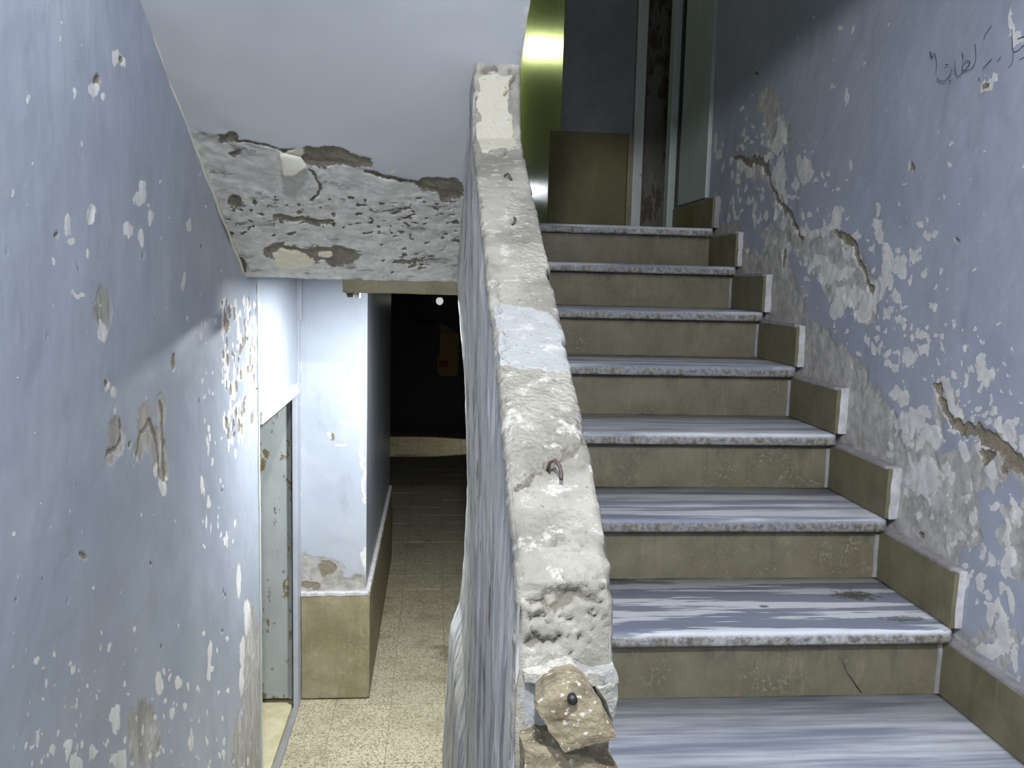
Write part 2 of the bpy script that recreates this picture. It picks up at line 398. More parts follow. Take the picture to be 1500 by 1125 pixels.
def parapet_cap():
    t = NT('broken_plaster_cap'); p = t.co()
    n1 = t.noise(7, 5, .6); n2 = t.noise(40, 6, .72); n3 = t.noise(190, 4, .65)
    col = t.mix(t.ss(n1, .4, .62), s2l((152, 149, 137)), s2l((122, 119, 109)))
    col = t.mix(t.ss(t.attr('zone'), -.2, .2), col, s2l((152, 154, 153)))
    col = t.mix(t.ss(t.math('ADD', t.attr('cream'), t.math('MULTIPLY', t.math('SUBTRACT', n2, .5), .8)), -.05, .1), col, s2l((178, 173, 155)))
    col = t.mix(t.ss(n2, .54, .64, 0, .8), col, s2l((180, 178, 170)))
    col = t.mix(t.ss(n3, .6, .7, 0, .7), col, s2l((92, 87, 75)))
    col = t.mix(t.ss(t.math('ADD', t.attr('groove'), t.math('MULTIPLY', t.math('SUBTRACT', n2, .5), 2.2)), .25, .7, 0, .75), col, s2l((92, 86, 74)))
    h = t.math('ADD', t.math('MULTIPLY', n2, 1.), t.math('MULTIPLY', n3, .7))
    h = t.math('ADD', h, t.math('MULTIPLY', t.math('MULTIPLY', t.ss(t.attr('pebble'), -.1, .2), t.voro(130)), 1.6))
    return t.done(col, .85, h, .75, .003, .3)
M['cap'] = parapet_cap()
def parapet_side():
    t = NT('worn_grey_parapet_side'); ps = t.co((1, 1, .16)); p = t.co()
    a = t.noise(12, 6, .7, ps); b = t.noise(45, 5, .7, ps); c = t.noise(4, 4, .6, ps)
    col = t.mix(t.ss(c, .42, .6), s2l((172, 172, 170)), s2l((178, 175, 166)))
    col = t.mix(t.ss(a, .48, .62, 0, .85), col, s2l((98, 102, 112)))
    col = t.mix(t.ss(b, .55, .66, 0, .8), col, s2l((196, 198, 204)))
    col = t.mix(t.ss(t.noise(30, 6, .75, ps), .58, .66, 0, .9), col, s2l((88, 82, 76)))
    h = t.math('ADD', t.math('MULTIPLY', a, 1.2), t.math('MULTIPLY', b, .9))
    return t.done(col, .6, h, .6, .004, .4)
M['side'] = parapet_side()
def chunk_mat():
    t = NT('aggregate_stone'); n = t.noise(24, 6, .7); n3 = t.noise(120, 4, .6)
    col = t.mix(t.ss(n, .4, .62), s2l((140, 130, 106)), s2l((104, 94, 74)))
    v = t.noise(150, 3, .6, t.co((1, 1, 1), loc=(3, 1, 2))); col = t.mix(t.ss(v, .6, .66, 0, .85), col, s2l((190, 187, 180)))
    col = t.mix(t.ss(n3, .6, .7, 0, .5), col, s2l((96, 84, 66)))
    return t.done(col, .85, t.math('ADD', n, t.math('MULTIPLY', n3, .6)), .7, .005, .3)
M['chunk'] = chunk_mat()
def glow(name, col, st):
    t = NT(name); t.b.inputs['Base Color'].default_value = (.8, .8, .8, 1)
    t.b.inputs['Emission Color'].default_value = col; t.b.inputs['Emission Strength'].default_value = st; return t.m
M['bulb'] = glow('dim_bulb_glass', (1, 1, .95, 1), .55)

# ------------------------------------------------------------------ main dimensions (metres, eye at the origin)
XL, XR, XW = -.6055, 1.1925, 1.222
D7, G, E7, RISE, NOS, TH = 1.8314, .3216, .7734, .17, .03, .035
ZL = -E7+6*RISE                     # upper landing .2466
YT = D7+6*G                         # its nosing
ZF = -1.955                         # corridor floor
ZH = -E7-4*RISE                     # half landing under the viewer
YB = -1.5
SO = -.563                          # soffit slope
def zsof(y): return -.016+SO*(y-2.868)
PX0, PX1 = .08, .175

# ------------------------------------------------------------------ wall_left
def warped(U, sc=16, am=.012, s=0):
    Q = np.column_stack([U, np.zeros(len(U))])
    return U+np.column_stack([fbm(Q, sc, s), fbm(Q, sc, s+50)])*am
def plane_grid(us, vs):
    A, B = np.meshgrid(us, vs, indexing='ij'); return A.ravel(), B.ravel()

us = spans((YB, 1.1, .2), (1.1, 1.25, .02), (1.25, 3.04, .0042)); vs = spans((ZF, -1.85, .05), (-1.85, .66, .0045), (.66, 1.6, .2))
Y, Z = plane_grid(us, vs); U = np.column_stack([Y, Z])
ml = Marks(0, XL, 1, 2); W = warped(U, 22, .010, 3)
P3 = np.column_stack([np.zeros(len(Y)), Y, Z])
pl = ml.blobs(W, [(150, 455, 12, 36), (172, 640, 13, 30), (163, 668, 9, 14), (215, 625, 13, 38, .95), (232, 660, 9, 42, .9), (238, 600, 7, 24), (242, 680, 7, 34),
                  (205, 660, 7, 20), (210, 1075, 22, 50, .7), (370, 980, 14, 90, .7), (372, 1080, 16, 70, .8), (355, 1100, 14, 60, .7), (135, 130, 8, 14, .8), (134, 320, 5, 12)])
fl = ml.blobs(W, [(168, 85, 7, 10), (176, 92, 5, 8), (133, 137, 8, 10), (38, 143, 3, 6), (105, 135, 3, 7), (146, 146, 4, 5), (203, 290, 9, 14, .8), (205, 270, 5, 8),
                  (134, 318, 6, 16), (98, 330, 4, 12), (102, 348, 4, 6), (187, 335, 8, 13), (205, 348, 4, 14), (276, 330, 4, 12), (130, 375, 3, 7), (115, 430, 12, 4),
                  (76, 378, 3, 8), (19, 282, 4, 3), (150, 488, 7, 14), (221, 320, 4, 10), (155, 563, 5, 12), (165, 578, 5, 9), (170, 602, 4, 5), (268, 410, 3, 12),
                  (232, 690, 5, 10), (240, 715, 5, 8), (12, 782, 4, 3), (51, 963, 4, 6), (104, 985, 4, 8), (170, 1048, 7, 22, .8), (234, 1000, 5, 16), (260, 1000, 4, 9),
                  (270, 1033, 4, 6), (252, 1045, 3, 10), (279, 1083, 3, 12), (62, 1005, 3, 4), (99, 975, 3, 4), (110, 1118, 10, 12), (135, 1100, 6, 14), (76, 1098, 5, 10), (98, 1095, 5, 10),
                  (362, 905, 5, 28), (355, 960, 5, 26), (350, 850, 4, 26), (306, 960, 4, 22), (305, 985, 4, 12), (353, 1000, 4, 20), (295, 712, 3, 12), (305, 740, 3, 10), (180, 870, 4, 2), (175, 1110, 10, 16)])
fl = ml.blobs(W, [(RNG.uniform(326, 378), RNG.uniform(440, 650), RNG.uniform(.8, 2.7), RNG.uniform(3, 15), .95) for _ in range(110)], fl)
fl = ml.blobs(W, [(RNG.uniform(295, 345), RNG.uniform(470, 800), RNG.uniform(.7, 1.8), RNG.uniform(2, 9), .9) for _ in range(50)], fl)
fl = ml.blobs(W, [(RNG.uniform(10, 375), 1125-abs(RNG.normal(0, 80)), RNG.uniform(1, 3.4), RNG.uniform(1.5, 6), .95) for _ in range(130)], fl)
fl = ml.blobs(W, [(RNG.uniform(5, 330), RNG.uniform(20, 1000), RNG.uniform(1, 2.4), RNG.uniform(1.5, 3.6), .9) for _ in range(60)], fl)
ck = ml.blobs(W, [(137, 122, 5, 9), (174, 90, 3, 6), (333, 475, 3, 16), (253, 530, 3, 13), (154, 560, 3, 8), (192, 648, 2.5, 5), (85, 341, 3, 5), (118, 814, 5, 5, .8)])
ck = np.maximum(ck, ml.line(W, [(178, 618), (180, 640), (172, 655), (158, 668)], .006)); ck = np.maximum(ck, ml.line(W, [(203, 670), (207, 635), (224, 612), (232, 650), (236, 700)], .0085))
ck = np.maximum(ck, ml.line(W, [(238, 595), (241, 640), (243, 700)], .012))
ck = ml.blobs(W, [(RNG.uniform(325, 376), RNG.uniform(440, 640), RNG.uniform(.8, 2.2), RNG.uniform(3, 11), .9) for _ in range(60)], ck)
ck = ml.blobs(W, [(RNG.uniform(5, 330), RNG.uniform(350, 1000), RNG.uniform(.8, 1.6), RNG.uniform(1.5, 3.6), .9) for _ in range(25)], ck)
edge = np.clip((Y-2.75)/.3, 0, 1)
X = XL + fbm(P3, 1.6, 5)*.006*(1-edge) + fbm(P3, 9, 8)*.0016 - np.clip(pl*4, 0, 1)*.002 - np.clip(ck*4, 0, 1)*.003 + np.clip(fl*3, 0, 1)*.0006
clp = lambda a: np.clip(a, -1, 1)
wl = npmesh('wall_left', np.column_stack([X, Y, Z]), len(us), len(vs), M['wall_l'],
            dict(plaster=clp(pl), flake=clp(fl), crack=clp(ck), speck=np.full(len(Y), 0.)), flip=False)
struct(wl, 'long peeling blue grey painted wall along the left', 'wall')
box('wall_core', (XL-.22, YB, ZF-.1), (XL-.012, 3.035, 1.6), M['concrete'], wl)
rough_box('corner_bead', (XL-.004, 3.028, ZF), (XL+.006, 3.043, -.03), M['frame'], wl, .05, .0015)

# wall over the lower door, same plane, with the door opening below
us = spans((3.04, 3.935, .006)); vs = spans((-.486, .12, .006)); Y, Z = plane_grid(us, vs); U = np.column_stack([Y, Z]); W = warped(U, 20, .01, 9)
fl = ml.blobs(W, [(372, 520, 8, 60), (368, 580, 6, 50), (380, 480, 5, 40), (395, 578, 16, 5), (365, 470, 5, 30)])
P3 = np.column_stack([Y*0, Y, Z])
wo = npmesh('wall_over_door', np.column_stack([XL+fbm(P3, 5, 2)*.002, Y, Z]), len(us), len(vs), M['pillar'],
            dict(plaster=np.full(len(Y), -1.), flake=clp(fl), crack=np.full(len(Y), -1.), speck=np.zeros(len(Y))), parent=wl)
wo['label'] = 'smooth pale painted wall above the low doorway'
box('wall_core', (XL-.22, 3.035, -.48), (XL-.012, 3.935, .12), M['concrete'], wl)

# door_1: low metal door standing open in the left wall, with casing
d1 = struct(thing('door_1', 'low grey metal door with rust spots beside the pillar', 'door', (XL, 3.84, ZF)))
pass
def dchild(o, par):
    o.location = -par.location; return o
dchild(box('casing_post', (XL-.20, 3.043, ZF), (XL-.004, 3.06, -.5), M['frame'], d1, .003), d1)
dchild(box('casing_head', (XL-.10, 3.043, -.52), (XL+.014, 3.90, -.484), M['frame'], d1, .005), d1)
dchild(box('casing_bead', (XL-.004, 3.043, -.484), (XL+.016, 3.86, -.470), M['mortar'], d1, .004), d1)
dchild(box('casing_post', (XL-.012, 3.825, ZF), (XL+.010, 3.90, -.486), M['pillar_plain'], d1, .004), d1)
leaf = dchild(box('door_leaf', (-1.32, 3.86, ZF+.03), (XL-.02, 3.90, -.50), M['leaf_low'], d1, .004), d1)
dchild(box('leaf_rim', (XL-.034, 3.852, ZF+.03), (XL-.022, 3.862, -.52), M['leaf_low'], d1, .003), d1)
dchild(rough_box('sill', (XL-.012, 3.05, ZF), (XL+.014, 3.90, ZF+.012), M['concrete'], d1, .04, .002), d1)
rm = struct(box('floor_side_room', (-1.5, 2.9, ZF-.08), (XL-.02, 4.0, ZF+.008), M['cream']), 'cream slab floor seen through the low doorway', 'floor')
struct(box('wall_side_room', (-1.56, 2.7, ZF-.08), (-1.5, 4.1, 0), M['pillar_plain']), 'side wall of the small room behind the low doorway', 'wall')
struct(box('wall_side_room', (-1.5, 3.93, ZF-.08), (XL-.0, 3.99, 0), M['grey']), 'end wall of the small room behind the low doorway', 'wall')

# pillar between door and corridor
PY, XP = 3.925, -.302
us = spans((XL, XP, .006)); vs = spans((ZF, .14, .006)); Xg, Z = plane_grid(us, vs); U = np.column_stack([Xg, Z]); mp_ = Marks(1, PY, 0, 2); W = warped(U, 18, .014, 14)
pl = mp_.blobs(W, [(470, 840, 38, 26), (490, 855, 50, 14), (450, 850, 20, 26), (445, 830, 12, 22), (505, 860, 38, 9)])
ck = mp_.blobs(W, [(478, 832, 10, 12), (455, 858, 16, 6, .7), (489, 638, 2.5, 7)])
fl = mp_.blobs(W, [(484, 636, 4, 5), (534, 700, 3, 40, .8), (533, 820, 4, 20), (505, 618, 10, 2), (500, 650, 10, 2), (436, 600, 3, 180, .7), (532, 640, 2, 60, .8)])
P3 = np.column_stack([Xg, Z, Z*0])
pil = npmesh('wall_pillar', np.column_stack([Xg, PY+fbm(P3, 3, 4)*.003+np.clip(pl*4, 0, 1)*.003, Z]), len(us), len(vs), M['pillar'],
             dict(plaster=clp(pl), flake=clp(fl), crack=clp(ck), speck=np.zeros(len(Z))))
struct(pil, 'pale blue painted pillar between the low door and the corridor', 'wall')
rough_box('base_slab', (XL+.012, PY-.022, ZF+.006), (XP+.012, PY-.001, ZF+.497), M['pillar_stone'], pil, .03, .0016)
rough_box('base_ledge', (XL+.01, PY-.024, ZF+.497), (XP+.014, PY+.004, ZF+.515), M['mortar'], pil, .02, .003)
rough_box('corner_fillet', (XL-.002, PY-.03, ZF), (XL+.010, PY, .02), M['pillar_plain'], pil, .05, .002)
rough_box('conduit_box', (XL+.002, PY-.03, -.20), (XL+.02, PY-.01, .02), M['pillar_plain'], pil, .03, .001)
# corridor wall behind the pillar (faces right)
wc = struct(box('wall_corridor', (XL, PY+.006, ZF), (XP, 6.0, .14), M['hall']), 'glossy streaked corridor wall running back from the pillar', 'wall')
for k in range(4):
    y0 = PY-.02+k*.52; y1 = min(y0+.516, 6.0)
    rough_box('base_slab', (XP-.003, y0, ZF+.006), (XP+.020, y1, ZF+.5), M['pillar_stone'], wc, .05, .0015, k)
rough_box('base_ledge', (XP-.004, PY+.004, ZF+.5), (XP+.018, 6.0, ZF+.515), M['mortar'], wc, .04, .003)

# ------------------------------------------------------------------ floor of the corridor, tile by tile
fl_o = struct(box('floor', (-2.2, 1.4, ZF-.12), (2.4, 11.2, ZF-.003), M['grout']), 'speckled terrazzo tile floor of the dark corridor', 'floor')
tm = None; TS = .25
for j in range(35):
    y = 2.35+j*TS
    for i in (list(range(-1, 4))+[-2]) if y < 5.9 else range(-6, 4):
        x = -.18+i*TS
        if 3.9 < y < 5.9 and x < -.5: continue
        if x > .32 and y < 3.0: continue
        if tm is None and i >= -1:
            bm = bmesh.new(); add_box(bm, (.0012, .0012, -.016), (TS-.0012, TS-.0012, 0), .0012); o = bmobj('floor_tile', bm, M['terrazzo'], fl_o); tm = o.data; tm2 = tm.copy()
            for v in tm2.vertices: v.co.x = TS-.0012-(TS-v.co.x-.0012)*.70
        else:
            o = link(bpy.data.objects.new('floor_tile', tm2 if (i == -2 and y < 3.9) else tm), fl_o)
        o.location = (x, y, ZF+random.uniform(-.0008, .0008))
        o.rotation_euler = (random.uniform(-.002, .002), random.uniform(-.002, .002), 0)

# dark far hall
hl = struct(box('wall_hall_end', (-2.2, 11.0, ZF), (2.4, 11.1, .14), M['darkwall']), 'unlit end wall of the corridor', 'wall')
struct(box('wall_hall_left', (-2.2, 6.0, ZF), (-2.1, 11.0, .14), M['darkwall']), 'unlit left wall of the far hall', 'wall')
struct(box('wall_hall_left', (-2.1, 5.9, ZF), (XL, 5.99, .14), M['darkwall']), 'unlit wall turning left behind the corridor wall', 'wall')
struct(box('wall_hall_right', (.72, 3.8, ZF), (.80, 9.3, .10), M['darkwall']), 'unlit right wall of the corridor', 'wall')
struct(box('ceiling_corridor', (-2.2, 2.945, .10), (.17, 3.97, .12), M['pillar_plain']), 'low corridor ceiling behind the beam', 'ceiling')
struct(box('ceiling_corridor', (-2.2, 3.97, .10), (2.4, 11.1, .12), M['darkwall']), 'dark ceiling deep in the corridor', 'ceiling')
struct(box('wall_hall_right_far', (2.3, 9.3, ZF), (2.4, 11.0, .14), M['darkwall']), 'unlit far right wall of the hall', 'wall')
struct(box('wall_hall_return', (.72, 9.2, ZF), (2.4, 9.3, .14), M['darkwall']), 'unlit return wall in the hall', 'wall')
# recessed door at the hall end and shelf-like meter box
hb = thing('meter_cabinet', 'dark slatted cabinet high on the end wall of the corridor', 'cabinet', (-.16, 10.9, -.4))
dchild(box('cabinet_body', (-.24, 10.86, -.55), (.0, 10.98, -.14), M['dark'], hb, .004), hb)
for k in range(6):
    dchild(box('slat', (-.225+k*.038, 10.85, -.50), (-.203+k*.038, 10.862, -.2), M['black'], hb), hb)
dchild(box('cabinet_base', (-.25, 10.80, -.62), (.01, 10.98, -.565), M['darkwall'], hb), hb)
a = un(642, 487, 1, 10.95); b = un(671, 551, 1, 10.95)
nt = thing('notice_sheet', 'yellow brown card sheet with a small red print, on the end wall', 'notice', (a.x, 10.95, b.z))
bm = bmesh.new()
add_box(bm, (a.x+.02, 10.96, b.z), (b.x, 10.975, a.z)); dchild(bmobj('sheet', bm, M['card'], nt), nt)
dchild(box('side_sheet', (a.x-.005, 10.965, b.z+.03), (a.x+.03, 10.98, b.z+.24), M['card'], nt), nt)
q0 = un(643, 528, 1, 10.95); q1 = un(656, 538, 1, 10.95)
dchild(box('red_print', (q0.x, 10.955, q1.z), (q1.x, 10.964, q0.z), M['red'], nt), nt)
bt = thing('tilted_board', 'dim wedge-topped board above the yellow card sheet', 'board', (a.x, 10.95, a.z))
qa = un(645, 473, 1, 10.97); qb = un(668, 484, 1, 10.97)
mesh('board_face', [(qa.x, 10.97, qa.z), (qb.x, 10.97, qb.z+.0), (qb.x, 10.97, a.z+.002), (qa.x, 10.97, a.z+.002), (qa.x, 10.99, qa.z), (qb.x, 10.99, qb.z), (qb.x, 10.99, a.z+.002), (qa.x, 10.99, a.z+.002)],
     [(0, 3, 2, 1), (4, 5, 6, 7), (0, 1, 5, 4), (1, 2, 6, 5), (2, 3, 7, 6), (3, 0, 4, 7)], M['leaf_up'], bt)
c = un(644, 441, 1, 8.0)
bu = thing('light_bulb', 'small dim white bulb hanging in the dark corridor', 'bulb', c)
def uvs(name, r, loc, mat, par, sc=(1, 1, 1)):
    bm = bmesh.new(); bmesh.ops.create_uvsphere(bm, u_segments=24, v_segments=14, radius=r)
    for v in bm.verts: v.co = Vector((v.co.x*sc[0], v.co.y*sc[1], v.co.z*sc[2]))+Vector(loc)
    return bmobj(name, bm, mat, par, True)
uvs('glass_globe', .033, (0, 0, 0), M['bulb'], bu, (1, 1, 1.08))
tube('bulb_socket', [(0, 0, .03), (0, 0, .065)], .016, M['black'], bu)
tube('cord', [(0, 0, .06), (0, 0, .12-c.z)], .004, M['black'], bu)

# ------------------------------------------------------------------ sloping soffit of the upper flight
n_ = Vector((0, -SO, 1)); c_ = n_.dot(Vector((0, 2.868, -.016)))
def on_sof(x, y):
    d = CF+CR*((x-750)/F)-CU*((y-562.5)/F); return d*(c_/n_.dot(d))
us = spans((XL, .178, .0042)); vs = spans((.7, 1.7, .05), (1.7, 2.868, .0042)); Xg, Y = plane_grid(us, vs); U = np.column_stack([Xg, Y])
ms = Marks(3, on_sof, 0, 1); W = warped(U, 18, .014, 21)
rgh = ms.poly(W, [(275, 188), (320, 196), (345, 208), (440, 226), (545, 250), (605, 268), (690, 290), (690, 430), (350, 430)], .03)
ck = ms.blobs(W, [(480, 230, 40, 17), (512, 236, 32, 13), (455, 232, 18, 10), (640, 272, 34, 11), (662, 285, 18, 14), (410, 370, 24, 14), (440, 378, 30, 12), (500, 380, 26, 14), (470, 372, 40, 12),
                  (335, 205, 16, 6, .6), (430, 322, 26, 6), (460, 325, 22, 5), (345, 228, 8, 5, .8), (600, 385, 20, 4, .5), (348, 300, 12, 10, .5), (350, 392, 12, 12, .8)])
ck = np.maximum(ck, ms.line(W, [(320, 198), (350, 210), (390, 216), (440, 226)], .005))
ck = np.maximum(ck, ms.line(W, [(540, 254), (580, 266), (610, 272), (675, 292)], .012)-.1); ck = np.maximum(ck, ms.line(W, [(452, 250), (466, 272), (462, 300)], .005))
ck = np.maximum(ck, ms.line(W, [(578, 388), (590, 383), (616, 386), (600, 396)], .004))
ck = ms.blobs(W, [(RNG.uniform(330, 675), RNG.uniform(290, 350), RNG.uniform(1, 6), RNG.uniform(.8, 3), .7) for _ in range(110)], ck)
ck = ms.blobs(W, [(RNG.uniform(540, 675), RNG.uniform(300, 400), RNG.uniform(1, 5), RNG.uniform(.8, 2), .7) for _ in range(60)], ck)
flk = ms.blobs(W, [(422, 240, 9, 10), (430, 228, 16, 6), (430, 385, 26, 12, .9), (415, 378, 14, 8), (480, 376, 12, 5), (420, 361, 8, 4), (576, 250, 5, 2)])
ck = np.where(flk > .1, ck*.3-.2, ck)
P3 = np.column_stack([Xg, Y, Y*0])
dn = fbm(P3, 2.0, 31)*.004 + np.clip(rgh*.5+.5, 0, 1)*(fbm(P3, 14, 33)*.003+fbm(P3, 45, 36)*.0014) + np.clip(ck*3, 0, 1)*.006 + np.clip(rgh*2, 0, 1)*.004
Zs = -.016+SO*(Y-2.868)
nn = np.array([0, .4906, .8714])
P = np.column_stack([Xg, Y, Zs])+dn[:, None]*nn
sf = npmesh('ceiling', P, len(us), len(vs), M['soffit'], dict(rough=clp(rgh), crack=clp(ck), flake=clp(flk)), flip=True)
struct(sf, 'sloping stair underside, smooth above and peeling above the corridor opening', 'ceiling')
# body of that flight: slab with steps on its back, and the beam at its foot
pts = [(2.868, .012), (2.95, .012), (2.95, ZL)]
y = 2.90; z = ZL
pts.append((y, z))
while y > .9:
    z += RISE; pts.append((y, z)); y -= .302; pts.append((y, z))
ye = y; pts += [(ye, zsof(ye)+.012)]
pts[0] = (2.868, -.004)
pts[0] = (2.868, .012); pts[-1] = (ye, zsof(ye)+.03)
vv = [(XL, a, b+.0) for a, b in pts]+[(.17, a, b) for a, b in pts]; k = len(pts)
mesh('flight_body', vv, [tuple(range(k)), tuple(range(2*k-1, k-1, -1))]+[(i, i+k, (i+1) % k+k, (i+1) % k) for i in range(k)], M['concrete'], sf)
rough_box('soffit_rim', (.168, 1.72, 0), (.185, 2.0, .02), M['mortar'], sf, .02, .003)
bpy.data.objects.remove(bpy.data.objects['soffit_rim'])
bm = bmesh.new()   # rough right rim of the flight slab
N = 90
for i in range(N+1):
    yy = .9+(2.06-.9)*i/N; j = noise.noise(Vector((yy*30, 1, 0)))*.003+noise.noise(Vector((yy*90, 4, 0)))*.002
    for (xx, dz) in ((.168, -.001), (.181+j, -.001+abs(j)*.5), (.181+j*.6, .30), (.168, .30)):
        bm.verts.new((xx, yy, zsof(yy)+dz))
bm.verts.ensure_lookup_table()
for i in range(N):
    for k in range(4):
        a, b = i*4+k, i*4+(k+1) % 4; bm.faces.new((bm.verts[a], bm.verts[b], bm.verts[b+4], bm.verts[a+4]))
bmobj('slab_rim', bm, M['mortar'], sf, False)
rough_box('corner_crease', (XL-.002, 0, 0), (XL+.008, .02, .01), M['frame'], sf)
bpy.data.objects.remove(bpy.data.objects['corner_crease'])
tube('corner_crease', [(XL+.001+.002*math.sin(i*1.7), 1.2+i*(2.86-1.2)/40, zsof(1.2+i*(2.86-1.2)/40)-.001+.0012*noise.noise(Vector((i*.7, 0, 0)))) for i in range(41)],
     [.0045+.003*noise.noise(Vector((i*.5, 3, 0))) for i in range(41)], M['pale'], sf, 6)
# a peeled paint curl
fp_ = [on_sof(*q) for q in ((410, 222), (441, 229), (452, 240), (430, 250), (414, 250))]
bm = bmesh.new(); dn_ = Vector((0, -.49, -.87))
lift = [.002, .002, .010, .022, .020]
va = [bm.verts.new(p+dn_*l) for p, l in zip(fp_, lift)]; cen = bm.verts.new(sum(fp_, Vector())/5+dn_*.016)
for k in range(5): bm.faces.new((va[k], va[(k+1) % 5], cen))
bmesh.ops.subdivide_edges(bm, edges=bm.edges[:], cuts=2, use_grid_fill=True, smooth=.6)
bmesh.ops.solidify(bm, geom=bm.faces[:], thickness=.0015)
bmobj('paint_flap', bm, M['pale'], sf, True)['label'] = 'curled flap of cream paint hanging at the edge of the peeling'
lint = struct(rough_box('trim_1', (-.30, 2.872, -.053), (.085, 2.91, -.006), M['skirt'], None, .03, .002), 'thin olive stone lintel strip under the beam', 'lintel')
lh = thing('lamp_holder', 'small lamp holder under the left end of the stone lintel', 'lamp', (-.275, 2.93, -.06))
dchild(box('holder_body', (-.295, 2.90, -.072), (-.262, 2.95, -.054), M['pale'], lh, .003), lh)
dchild(box('holder_socket', (-.289, 2.897, -.068), (-.270, 2.902, -.057), M['black'], lh), lh)
dchild(box('holder_cap', (-.262, 2.90, -.072), (-.249, 2.95, -.054), M['mortar'], lh, .003), lh)

# ------------------------------------------------------------------ wall_right
us = spans((YB, 1.45, .2), (1.45, 2.6, .0045), (2.6, 4.42, .006)); vs = spans((ZH-.1, -1.02, .1), (-1.02, 1.02, .0045), (1.02, 2.9, .3))
Y, Z = plane_grid(us, vs); U = np.column_stack([Y, Z]); mr = Marks(0, XW, 1, 2); W = warped(U, 14, .022, 40); W2 = warped(warped(U, 24, .014, 44), 80, .005, 46)
pl = mr.poly(W, [(1500, 700), (1470, 670), (1440, 650), (1410, 610), (1395, 570), (1372, 552), (1365, 590), (1372, 625), (1340, 605), (1330, 640), (1300, 600), (1270, 545), (1240, 520),
                 (1215, 480), (1190, 470), (1180, 430), (1165, 400), (1140, 380), (1120, 350), (1100, 345), (1080, 330), (1030, 318), (1030, 345), (1080, 400), (1120, 470), (1170, 560), (1225, 660), (1300, 790), (1400, 940), (1500, 1080), (1500, 1000),
                 (1440, 930), (1400, 860), (1410, 800), (1440, 790), (1435, 720), (1500, 730)], .035)
pl2 = mr.poly(W, [(1080, 225), (1120, 240), (1135, 290), (1165, 330), (1225, 340), (1260, 370), (1275, 400), (1290, 420), (1280, 470), (1255, 470), (1240, 440), (1215, 440), (1190, 390), (1160, 370), (1140, 400), (1115, 390), (1110, 330), (1140, 330), (1130, 270), (1080, 250)], .025)
pl = np.maximum(pl, pl2)
pl = mr.blobs(W, [(1130, 180, 14, 42, .8), (1150, 200, 12, 20, .8), (1120, 150, 14, 20, .7), (1470, 640, 26, 22), (1490, 800, 26, 40), (1465, 950, 30, 40, .8), (1330, 700, 40, 60), (1490, 740, 20, 30)], pl)
keepblue = mr.blobs(W, [(1186, 408, 18, 20), (1095, 300, 28, 32), (1105, 350, 16, 22), (1395, 645, 26, 24), (1452, 745, 18, 40), (1480, 720, 18, 20), (1420, 870, 26, 60), (1475, 860, 14, 30), (1440, 960, 20, 26, .7), (1150, 315, 10, 12)])
pl = np.where(keepblue > -1, np.minimum(pl, -keepblue*1.6+.15), pl)
fl = mr.blobs(W2, [(1143, 195, 8, 24), (1137, 212, 7, 14), (1180, 250, 11, 19), (1143, 255, 8, 30), (1170, 240, 5, 14), (1224, 318, 7, 15), (1219, 335, 14, 6), (1287, 345, 8, 15), (1297, 385, 9, 28), (1284, 330, 7, 14),
                   (1336, 378, 9, 12), (1315, 392, 9, 14), (1301, 410, 6, 12), (1353, 402, 5, 8), (1355, 345, 9, 6), (1368, 343, 5, 6), (1313, 367, 5, 6), (1366, 447, 6, 8), (1300, 455, 6, 7), (1311, 437, 5, 6), (1314, 468, 4, 7),
                   (1279, 508, 5, 9), (1330, 522, 11, 12), (1350, 514, 8, 8), (1354, 489, 6, 6), (1310, 535, 6, 7), (1300, 522, 4, 6), (1268, 500, 3, 16), (1370, 495, 4, 4), (1380, 506, 3, 4), (1412, 515, 3, 6), (1442, 548, 13, 17), (1436, 530, 5, 12),
                   (1436, 610, 5, 5), (1426, 598, 3, 5), (1243, 372, 11, 9), (1270, 440, 12, 28), (1285, 425, 10, 22), (1240, 430, 22, 14), (1225, 455, 10, 18), (1262, 460, 14, 10), (1200, 385, 14, 10), (1212, 400, 10, 20), (1175, 340, 14, 6), (1200, 345, 16, 7),
                   (1150, 380, 6, 30, .8), (1100, 250, 8, 10), (1140, 300, 5, 22), (1165, 270, 5, 10), (1230, 400, 20, 9), (1160, 290, 10, 5), (1253, 345, 6, 10),
                   (1310, 575, 9, 7), (1320, 580, 13, 9), (1345, 605, 18, 12), (1380, 565, 14, 12), (1390, 590, 10, 24), (1400, 615, 9, 20), (1465, 625, 16, 9), (1480, 635, 12, 16), (1500, 655, 10, 20), (1330, 620, 26, 16, .8), (1360, 640, 20, 14, .8),
                   (1470, 655, 14, 8), (1440, 660, 16, 12), (1410, 660, 10, 14), (1450, 690, 10, 14), (1350, 700, 30, 30, .7), (1475, 790, 4, 40), (1490, 760, 8, 20), (1450, 825, 6, 10), (1440, 848, 6, 8), (1478, 815, 8, 24), (1452, 950, 18, 12),
                   (1452, 900, 8, 18), (1470, 925, 12, 30), (1485, 880, 6, 22), (1443, 130, 9, 12), (1490, 55, 11, 8), (1484, 28, 5, 20), (1456, 120, 4, 5), (1228, 45, 3, 4), (1240, 140, 3, 12), (1220, 130, 4, 4), (1246, 43, 2, 3), (1394, 213, 3, 6), (1388, 236, 3, 4), (1383, 287, 3, 3),
                   (1285, 300, 3, 12), (1206, 260, 4, 6), (1215, 253, 3, 5), (1195, 265, 4, 5), (1246, 240, 3, 8), (1322, 264, 3, 3), (1430, 395, 3, 3), (1460, 470, 3, 3), (1480, 580, 4, 4), (1345, 330, 3, 4), (1398, 470, 3, 4)])
fl = mr.blobs(W2, [(RNG.uniform(1060, 1500), 0, 0, 0) for _ in range(0)], fl)
spk = []
